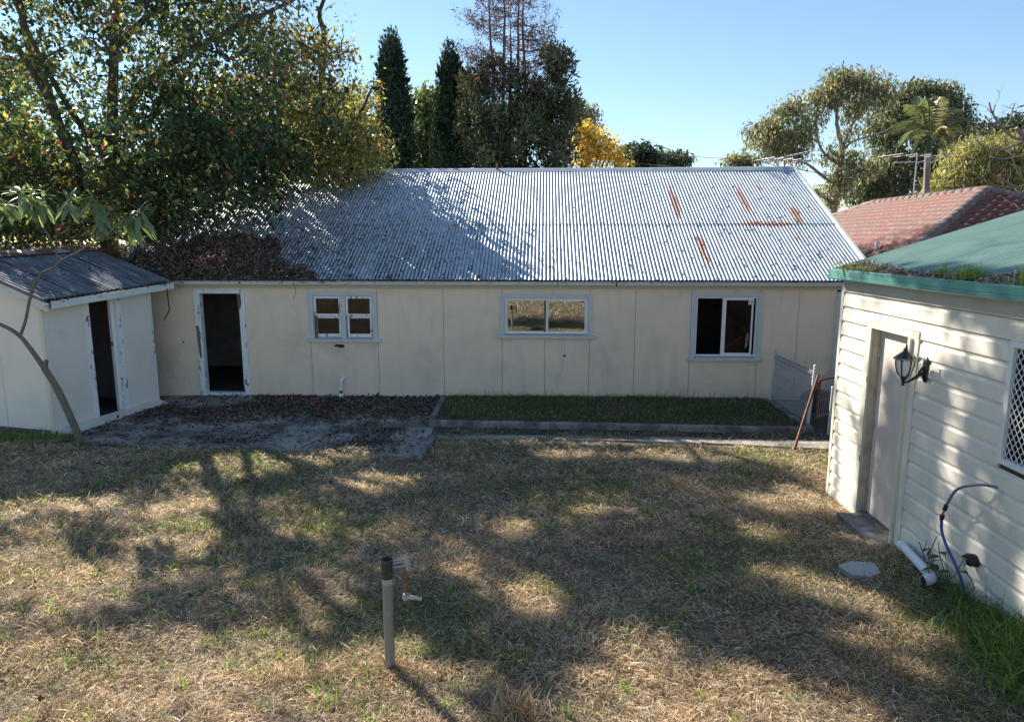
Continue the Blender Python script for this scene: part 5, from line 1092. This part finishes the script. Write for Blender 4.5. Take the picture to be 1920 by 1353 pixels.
def inlawn(x, y):
    far = np.where(x < -7.2, 11.35, np.where(x < -1.38, 10.62 - (x + 7.2) * .07 , 10.98 - (x + 1.3) * .085))
    far = far + .07 * np.sin(9 * x) + .05 * np.sin(23 * x) + .03
    right = np.where(y < 8.5, 4.06 + (8.5 - y) * -.0254, 7.0)
    ok = (y < far) & (x < right + .02) & (x > -11) & ~((y > 11.2 + (x + 7.65) * -.26) & (x < -7.5))
    return ok & ~((x > 3.12) & (x < 3.5) & (y > 6.0) & (y < 6.32) & (np.sin(x * 40) > -.6)) & ~((x > -1.47 + (y - 9.8) * .085) & (x < -1.32 + (y - 9.8) * .085) & (y > 9.74)) & ~((x > 3.72) & (y > 6.82) & (y < 7.8) & (x < 4.06))
def scatter(n, ymin, ymax, seed, fx=.84, mar=2.3, pw=1.):
    g = np.random.default_rng(seed); ys = []; xs = []
    y = ymin + (ymax - ymin) * g.uniform(size=n * 3) ** pw; hw_ = fx * y + mar; x = g.uniform(-1, 1, n * 3) * hw_
    k = inlawn(x, y); return x[k][:n], y[k][:n]
STR = np.array([(.64, .51, .365), (.54, .40, .265), (.80, .70, .54), (.31, .205, .13), (.11, .078, .055)]); GRN = np.array([(.12, .19, .055), (.19, .27, .07), (.075, .125, .04), (.30, .36, .09)])
def pick(g, pal, w, n): w = np.array(w, float); return pal[g.choice(len(pal), n, p=w / w.sum())] * g.uniform(.75, 1.25, (n, 1))
def z_of(x, y): return hgt(x, y) - .006
parts = []
g = np.random.default_rng(101)
# straw mat, density falls off with distance from the camera
for (n, y0, y1, wl, ll, sd) in ((150000, 2.0, 4.6, .0056, .074, 1), (125000, 4.4, 7.0, .0066, .080, 2), (100000, 6.8, 9.2, .0082, .088, 3), (52000, 9.0, 11.4, .010, .095, 4)):
    x, y = scatter(n, y0, y1, 200 + sd); n = len(x); tuft = patch(x, y, 1.6, 2.)
    keep = g.uniform(size=n) < .74 + .55 * tuft + .22 * patch(x, y, 5.5, 3.); x, y, tuft = x[keep], y[keep], tuft[keep]; n = len(x)
    q5 = patch(x, y, 4.3, 1.2); dry = pick(g, STR, (5, 5, 3.6, 3, 1.5), n) * (1 + .16 * patch(x, y, .9, .5) + .22 * q5)[:, None]
    L = ll * g.uniform(.45, 1.35, n) * (1 + .45 * tuft.clip(0)); Wd_ = wl * g.uniform(.6, 1.3, n)
    lean = np.clip(g.normal(.80, .17, n) - .20 * tuft.clip(0), .1, 1.0)
    P_ = np.stack([x, y, z_of(x, y) + g.uniform(0, .022, n)], 1)
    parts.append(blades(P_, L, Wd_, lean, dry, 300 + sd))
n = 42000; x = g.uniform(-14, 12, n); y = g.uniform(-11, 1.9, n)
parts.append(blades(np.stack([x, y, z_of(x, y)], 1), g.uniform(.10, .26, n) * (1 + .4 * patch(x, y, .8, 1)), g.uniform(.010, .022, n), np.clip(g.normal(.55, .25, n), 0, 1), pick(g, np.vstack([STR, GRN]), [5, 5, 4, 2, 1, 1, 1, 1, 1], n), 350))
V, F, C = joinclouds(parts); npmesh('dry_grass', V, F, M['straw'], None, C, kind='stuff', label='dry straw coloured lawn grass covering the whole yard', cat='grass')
# green grass
parts = []
for (n, y0, y1, wl, ll, sd) in ((26000, 2.0, 4.8, .0048, .085, 11), (34000, 4.6, 7.4, .006, .085, 12), (42000, 7.2, 11.4, .008, .08, 13)):
    x, y = scatter(n * 2, y0, y1, 400 + sd); n = len(x); gp_ = patch(x, y, .8, 4.) + .55 * patch(x, y, 2.3, 1.) + .12 * (y > 8)
    keep = g.uniform(size=n) < np.clip(.20 + .8 * gp_, .08, .95); x, y = x[keep], y[keep]; n = len(x)
    c_ = pick(g, GRN, (4, 4, 3.5, 1.5), n); P_ = np.stack([x, y, z_of(x, y)], 1)
    parts.append(blades(P_, ll * g.uniform(.5, 1.4, n), wl * g.uniform(.6, 1.3, n), np.clip(g.normal(.38, .2, n), .02, .95), c_, 500 + sd))
# tufts of longer weeds
tx, ty_ = scatter(620, 2.2, 10, 777); 
keep = (tx < .5) | (g.uniform(size=len(tx)) < .35); tx, ty_ = tx[keep], ty_[keep]
m = len(tx); k = 13; ix = np.repeat(np.arange(m), k); x = tx[ix] + g.normal(0, .025, m * k); y = ty_[ix] + g.normal(0, .025, m * k)
c_ = pick(g, np.array([(.20, .33, .06), (.30, .42, .09), (.12, .21, .05)]), (3, 3, 2), m * k)
parts.append(blades(np.stack([x, y, z_of(x, y)], 1), g.uniform(.06, .17, m * k), g.uniform(.004, .008, m * k), np.clip(g.normal(.35, .25, m * k), .02, .9), c_, 888, .9))
# thick weeds along the clad wall foot and near the pipe
for (cx_, cy_, sx, sy, n, l0) in ((3.86, 4.25, .16, .52, 6000, .27), (3.96, 5.4, .06, .35, 600, .12), (3.70, 6.1, .08, .35, 300, .07), (-7.9, 11.0, .9, .14, 1800, .12), (-6.6, 10.75, .5, .08, 700, .10), (3.7, 4.9, .35, .5, 900, .10)):
    x = g.normal(cx_, sx, n); y = g.normal(cy_, sy, n); k_ = inlawn(x, y); x, y = x[k_], y[k_]; n = len(x)
    c_ = pick(g, GRN, (4, 4, 3, 1), n); parts.append(blades(np.stack([x, y, z_of(x, y)], 1), l0 * g.uniform(.5, 1.6, n), g.uniform(.006, .011, n), np.clip(g.normal(.3, .2, n), .02, .9), c_, 900 + n, 1.))
n = 1500; x = g.normal(3.62, .16, n); y = g.normal(4.25, .34, n); k_ = inlawn(x, y); x, y = x[k_], y[k_]; n = len(x)
parts.append(blades(np.stack([x, y, z_of(x, y)], 1), .26 * g.uniform(.5, 1.5, n), g.uniform(.006, .012, n), np.clip(g.normal(.3, .22, n), .02, .9), pick(g, np.array([(.26, .38, .09), (.34, .44, .12), (.18, .28, .07)]), (3, 2, 3), n), 977, 1.))
V, F, C = joinclouds(parts); npmesh('green_grass', V, F, M['straw'], None, C, kind='stuff', label='green grass and weeds growing through the dry lawn', cat='grass')
# bed grass
n = 42000; x = g.uniform(-1.3, 5.0, n); y = g.uniform(11.45, 13.85, n); k_ = y > 11.88 - (x + 1.36) * .069; x, y = x[k_], y[k_]; n = len(x); q = patch(x, y, 1.3, 3.) + .6 * patch(x, y, 3.1, 1.); kk = g.uniform(size=n) < .72 + .35 * q; x, y, q = x[kk], y[kk], q[kk]; n = len(x)
c_ = np.where((g.uniform(size=n) < .30 - .25 * q)[:, None], pick(g, STR * .7, (3, 4, 1, 4, 3), n), pick(g, GRN * .85, (4, 3, 5, .6), n))
V, F, C = blades(np.stack([x, y, np.full(n, .073)], 1), g.uniform(.035, .10, n) * (1 + .3 * q), g.uniform(.006, .011, n), np.clip(g.normal(.45, .22, n), .02, .95), c_, 1001)
n = 260; x = g.uniform(-1.3, 5.0, n); y = 13.85 - .045 * x - np.abs(g.normal(0, .04, n)); V2, F2, C2 = blades(np.stack([x, y, np.full(n, .07)], 1), g.uniform(.08, .28, n), g.uniform(.005, .009, n), np.clip(g.normal(.3, .2, n), 0, .9), pick(g, np.vstack([STR, GRN]), [1] * 9, n), 1002)
V, F, C = joinclouds([(V, F, C), (V2, F2, C2)]); npmesh('bed_grass', V, F, M['straw'], None, C, kind='stuff', label='short green grass filling the raised bed under the long shed windows', cat='grass')
# scruffy growth over path edge, patio edge
n = 16000; x = g.uniform(-1.3, 5.2, n); y = 11.22 - .05 * (x + 1.3) + g.normal(0, .09, n) + .25 * (g.uniform(size=n) < .35) ; k_ = (g.uniform(size=n) < .35 + .6 * patch(x, y, 2., 0)); x, y = x[k_], y[k_]; n = len(x)
V, F, C = blades(np.stack([x, y, np.full(n, .008)], 1), g.uniform(.03, .09, n), g.uniform(.006, .01, n), np.clip(g.normal(.75, .2, n), .02, 1), pick(g, np.vstack([STR[1:], GRN]), [3, 2, 4, 3, 2, 1, 2, 1], n), 1003)
npmesh('path_weeds', V, F, M['straw'], None, C, kind='stuff', label='thin dead weeds along the concrete path below the kerb', cat='weeds')

# ================================================================ FALLEN LEAVES
BR = [(5, (.095, .066, .055)), (5, (.19, .14, .105)), (3, (.05, .037, .034)), (2, (.26, .18, .13)), (.25, (.42, .09, .05)), (.1, (.5, .3, .08))]
def litter(name, P_, Nn, L, Wl, seed, label, tilt=.35, cat='leaf litter', mat='litter', pal=BR):
    """leaves lying on a surface with normal Nn"""
    g = np.random.default_rng(seed); n = len(P_); Nn = np.asarray(Nn, float); Nn = np.broadcast_to(Nn / np.linalg.norm(Nn), (n, 3)) + g.normal(0, tilt, (n, 3)); Nn /= np.linalg.norm(Nn, axis=1, keepdims=True)
    D = np.cross(Nn, g.normal(size=(n, 3))); D /= np.linalg.norm(D, axis=1, keepdims=True); S = np.cross(Nn, D); l = L * g.uniform(.6, 1.3, (n, 1)); w = Wl * g.uniform(.6, 1.3, (n, 1)) * .5
    V = np.stack([P_, P_ + D * l * .5 + S * w + Nn * w * .5, P_ + D * l + Nn * l * .12, P_ + D * l * .5 - S * w + Nn * w * .5], 1).reshape(-1, 3); b0 = np.arange(n)[:, None] * 4
    F = np.concatenate([b0 + np.array([0, 1, 2]), b0 + np.array([0, 2, 3])], 1).reshape(-1, 3)
    wt = np.array([p[0] for p in pal]); cols = np.array([p[1] for p in pal]); c = cols[g.choice(len(pal), n, p=wt / wt.sum())] * g.uniform(.7, 1.3, (n, 1))
    return npmesh(name, V, F, M[mat], None, np.repeat(c, 4, 0), kind='stuff', label=label, cat=cat)
g = np.random.default_rng(55)
def toW(u, v, z): c_, s_ = math.cos(R(2.6)), math.sin(R(2.6)); return np.stack([u * c_ + v * s_, 13.9 - u * s_ + v * c_, z], 1)
tn = math.tan(SL); rn_ = (.0, -math.sin(SL), math.cos(SL))
# heap on the roof: a mound sheet with thousands of leaves on it
pu = np.array([-8.45, -8.15, -7.7, -7.1, -6.2, -5.3, -4.95, -4.5, -3.85, -3.6]); pv = np.array([.1, .62, 1.05, 1.45, 1.62, 1.55, .80, .35, .0, -.12])
def heap_h(u, v):
    e = np.interp(u, pu, pv) + .10 * np.sin(7 * u) + .07 * np.sin(17 * u) + .05 * np.sin(31 * u + 1); return np.clip((e - v) * .16, 0, .075 + .02 * np.sin(5 * u + 3 * v) + .015 * np.sin(11 * u - 7 * v)) * np.clip((v + .19) / .12, 0, 1)
us_ = np.linspace(-8.16, -3.5, 90); vs2 = np.linspace(-.18, 1.8, 40); U, V_ = np.meshgrid(us_, vs2); hh = heap_h(U, V_); Z = 2.445 + (V_ + .12) * tn + hh - .004 - .03 * (hh <= .001)
P_ = toW(U.ravel(), V_.ravel(), Z.ravel()); i = np.arange(39)[:, None] * 90 + np.arange(89)[None]; F = np.stack([i, i + 1, i + 91, i + 90], -1).reshape(-1, 4)
npmesh('leaf_heap', P_, F, pmat('rotting leaf mass', (.05, .035, .028), .95, layers=[((.10, .065, .045), 25, .45, .65, .8)], bmp=(60, 1, .02)), None, smooth=True, kind='stuff', label='deep drift of rotting brown leaves on the lower left corner of the iron roof', cat='leaf litter')
n = 44000; u = g.uniform(-8.16, -.6, n); v = g.uniform(-.17, 3.2, n); h_ = heap_h(u, v); k_ = (h_ > .012) | (g.uniform(size=n) < .24 * np.exp(-np.hypot(np.clip(u + 4.4, 0, None) / 1.0, np.clip(v - 1.1, 0, None) / .7)) * (.6 + .6 * patch(u, v, 2.5, 1.)).clip(0)); u, v, h_ = u[k_], v[k_], h_[k_]
litter('roof_leaves', toW(u, v, 2.455 + (v + .12) * tn + h_ + g.uniform(0, .03, len(u))), rn_, .085, .035, 56, 'loose dry brown leaves piled over the drift on the iron roof', .5)
# sparse leaves over the sheets, thinning to the right
n = 5200; u = -8.1 + 14.9 * g.uniform(size=n) ** 2.6; v = g.uniform(-.1, 4.9, n)
litter('scattered_roof_leaves', toW(u, v, 2.468 + (v + .12) * tn), rn_, .075, .032, 57, 'scattered fallen leaves lying in the corrugations of the iron roof', .25)
n = 2600; u = g.uniform(-6.9, 6.5, n) ** 1.; k_ = g.uniform(size=n) < np.clip(.75 - .06 * u, .2, 1); u = u[k_]; litter('gutter_leaves', toW(u, g.uniform(-.155, -.075, len(u)), g.uniform(2.39, 2.425, len(u))), (0, -.3, 1), .07, .03, 58, 'dark leaves clogging the gutter of the long shed', .7)
# patio litter
n = 24000; x = g.uniform(-7.2, -1.45, n); y = g.uniform(9.95, 14.1, n); far = 13.9 - .045 * x
dens = np.clip((y - 11.9) / .9, 0, 1) * 1.0 + .10 + .35 * (patch(x, y, 1.5, 6.) > .25); dens = np.where((np.abs(x + 2.3 - (11 - y) * -.35) < .28) & (y < 11.6), .8, dens)
dens = np.where((np.hypot((x + 6.1) / .9, (y - 13.65) / .55) < 1), .15, dens)
k_ = (g.uniform(size=n) < dens) & (y < far) & (y > 10.55 - (x + 6.85) * .085) & (x > -7.15 + (y - 11.25) * .26 - .25)
x, y = x[k_], y[k_]; litter('patio_leaves', np.stack([x, y, .026 + g.uniform(0, .02, len(x))], 1), (0, 0, 1), .075, .035, 59, 'brown fallen leaves spread over the stained concrete patio', .35)
n = 900; x = g.uniform(-7.8, 5, n); y = g.uniform(3, 13.8, n); k_ = g.uniform(size=n) < np.clip(.8 - .12 * (x + 7), .12, .9) * np.clip((y - 3) / 8, .1, 1); k_ &= ~((x < -7) & (y > 11)); x, y = x[k_], y[k_]
litter('lawn_leaves', np.stack([x, y, hgt(x, y) + .045 + .05 * ((x > -1.3) & (y > 11.8))], 1), (0, 0, 1), .075, .04, 60, 'odd brown leaves dropped on the lawn and grass bed', .4)
# soil mound on patio by the doorway and outhouse gutter, lean-to litter
n = 2600; u = g.uniform(-1.0, 2.55, n); ly = g.uniform(-.30, -.24, n); P_ = np.array([tuple(TM @ Vector((a, b_, 2.20 + (a + .1) * .052 + .02 + c_))) for a, b_, c_ in zip(g.uniform(-.1, 2.6, 700), g.uniform(-.31, -.15, 700), g.uniform(-.02, .04, 700))])
litter('outhouse_leaves', P_, (0, 0, 1), .07, .035, 61, 'leaves caught along the white gutter of the outhouse', .5, pal=[(4, (.16, .10, .07)), (3, (.08, .05, .04)), (1.5, (.42, .22, .12)), (1, (.07, .12, .04))])
LRM = Matrix.Translation((-12.2, 15.6, 0)) @ Matrix.Rotation(R(-4), 4, 'Z'); q = np.stack([g.uniform(-1, 3.6, 6000), g.uniform(0, 2.5, 6000)], 1)
P_ = np.array([tuple(LRM @ Vector((a, b_, 2.66 + b_ * math.tan(R(9)) + random.uniform(0, .05)))) for a, b_ in q]); litter('lean_to_leaves', P_, (0, 0, 1), .085, .04, 62, 'brown leaf litter covering the low lean-to roof', .5)
# green gutter debris
n = 2000; t_ = g.uniform(.1, 4.2, n); w_ = .05 + .08 * np.sin(2.3 * t_ + .5) + .03 * np.sin(7 * t_); yy = g.uniform(-.165, 1, n) * 0 + (-.165 + g.uniform(size=n) * (w_.clip(0) + .12)); P_ = np.array([tuple(cw(a, b_, 2.845 + max(0, b_ + .13) * math.tan(gr) + .02 + c_)) for a, b_, c_ in zip(t_, yy, g.uniform(0, .015, n))])
litter('green_roof_debris', P_, (-.3, 0, 1), .05, .022, 63, 'leaf mulch and twigs filling the green gutter edge', .6, pal=[(4, (.30, .20, .15)), (2, (.14, .09, .07)), (3, (.45, .35, .27))])
b = MB()
for k_ in range(30):
    a = .1 + k_ * .14; w0 = .02 + .07 * math.sin(2.3 * a + .5)
    b.add([tuple(cw(a, -.17, 2.86)), tuple(cw(a + .14, -.17, 2.86)), tuple(cw(a + .14, w0 - .04, 2.855 + (w0 + .07) * math.tan(gr))), tuple(cw(a, w0 - .04, 2.845 + (w0 + .09) * math.tan(gr)))], [(0, 1, 2, 3)])
b.build('gutter_mulch', pmat('brown mulch', (.17, .12, .09), .95, layers=[((.07, .05, .04), 40, .45, .6, .8)], bmp=(70, 1, .02)), kind='stuff', label='dark mulch bedded in the green gutter', cat='leaf litter')
def tuftobj(name, label, c, n, r_, l0, pal, seed, cat='plant', lean=.3):
    g = np.random.default_rng(seed); x = g.normal(0, r_, n); y = g.normal(0, r_, n); t = empty(name, c, 0, label, cat, 'weeds growing in the green gutter' if 'green gutter' in label else None)
    V, F, C = blades(np.stack([x, y, np.zeros(n)], 1), l0 * g.uniform(.5, 1.3, n), g.uniform(.005, .010, n), np.clip(g.normal(lean, .2, n), 0, .95), pick(g, np.array(pal), [1] * len(pal), n), seed + 1, .9)
    npmesh('foliage', V, F, M['straw'], t, C); return t
lime = [(.30, .42, .08), (.40, .46, .14), (.22, .34, .06)]
tuftobj('gutter_weed', 'bushy pale lime weed tuft growing in the middle of the green gutter', cw(2.52, -.06, 2.87), 340, .055, .15, lime, 71)
tuftobj('gutter_weed', 'lime weed tuft in the green gutter at the right edge of the photo', cw(3.32, -.08, 2.87), 300, .05, .16, lime, 72)
tuftobj('gutter_weed', 'small yellowish weed near the far end of the green gutter', cw(.92, -.08, 2.87), 170, .06, .08, [(.42, .42, .08), (.30, .36, .08)], 73)
tuftobj('gutter_weed', 'two-bladed green weed left of the bushy tuft in the green gutter', cw(2.12, -.08, 2.87), 60, .02, .14, [(.12, .26, .05), (.2, .3, .06)], 74)
tuftobj('gutter_weed', 'low creeping weed just behind the broad-leaved seedling in the gutter', cw(.50, -.07, 2.87), 120, .09, .06, lime, 75)
tuftobj('gutter_weed', 'dark weed tuft at the far end of the outhouse gutter', TM @ Vector((2.35, -.25, 2.36)), 160, .07, .12, [(.05, .09, .04), (.09, .13, .06)], 76)
# vine weed at the clad wall
VW = empty('wall_weed', cw(2.85, -.10, .05), 0, 'straggly weed with dark round leaves and dead stems at the foot of the clad wall', 'weed'); o_ = VW.location
b = MB(); g2 = random.Random(4); tips = []
for i in range(12):
    a = 0; t0 = g2.uniform(-.15, .12); pts = [cw(2.85 + t0 * .4, -.10, .05) - o_]; q = Vector((2.85 + t0 * .4, -.12, .05))
    for k_ in range(4): q = q + Vector((g2.uniform(-.12, .10) + t0 * .3, g2.uniform(-.06, .03), g2.uniform(.06, .16))); q.y = min(q.y, -.04); pts.append(cw(*q) - o_); tips.append(pts[-1])
    b.tube(smoothc(pts, 3), .004, 4)
b.build('stems', M['timber'], VW)
for i, p_ in enumerate(tips[::3]):
    b = MB(); leafblade(b, p_, (g2.uniform(-1, 0), g2.uniform(-1, 1), g2.uniform(-.8, .2)), .10, .075, .1, .5, 4); b.build('leaf', M['herb'], VW)
for (dx, dy, sd_) in ((.0, .04, 81),): tuftobj('thatch_tuft', 'mound of matted dead straw around the foot of the grey pipe post', (px + dx, py - dy, float(hgt(px, py - .04)) - .005), 420, .07, .11, [(.6, .46, .32), (.42, .29, .18), (.2, .14, .09)], sd_, 'grass tuft', .6)
tuftobj('thatch_tuft', 'tall clump of dead straw at the bottom edge right of the post', (.02, 3.95, float(hgt(.02, 3.95))), 520, .09, .19, [(.66, .52, .36), (.5, .36, .23), (.3, .2, .12)], 83, 'grass tuft', .35)
# foot mound around the post
tuftobj('post_weed', 'broad-bladed green weed at the foot of the grey pipe post', (-1.02, 4.42, float(hgt(-1.02, 4.42))), 16, .03, .15, [(.12, .24, .05), (.2, .3, .08)], 79, 'weed', .5)
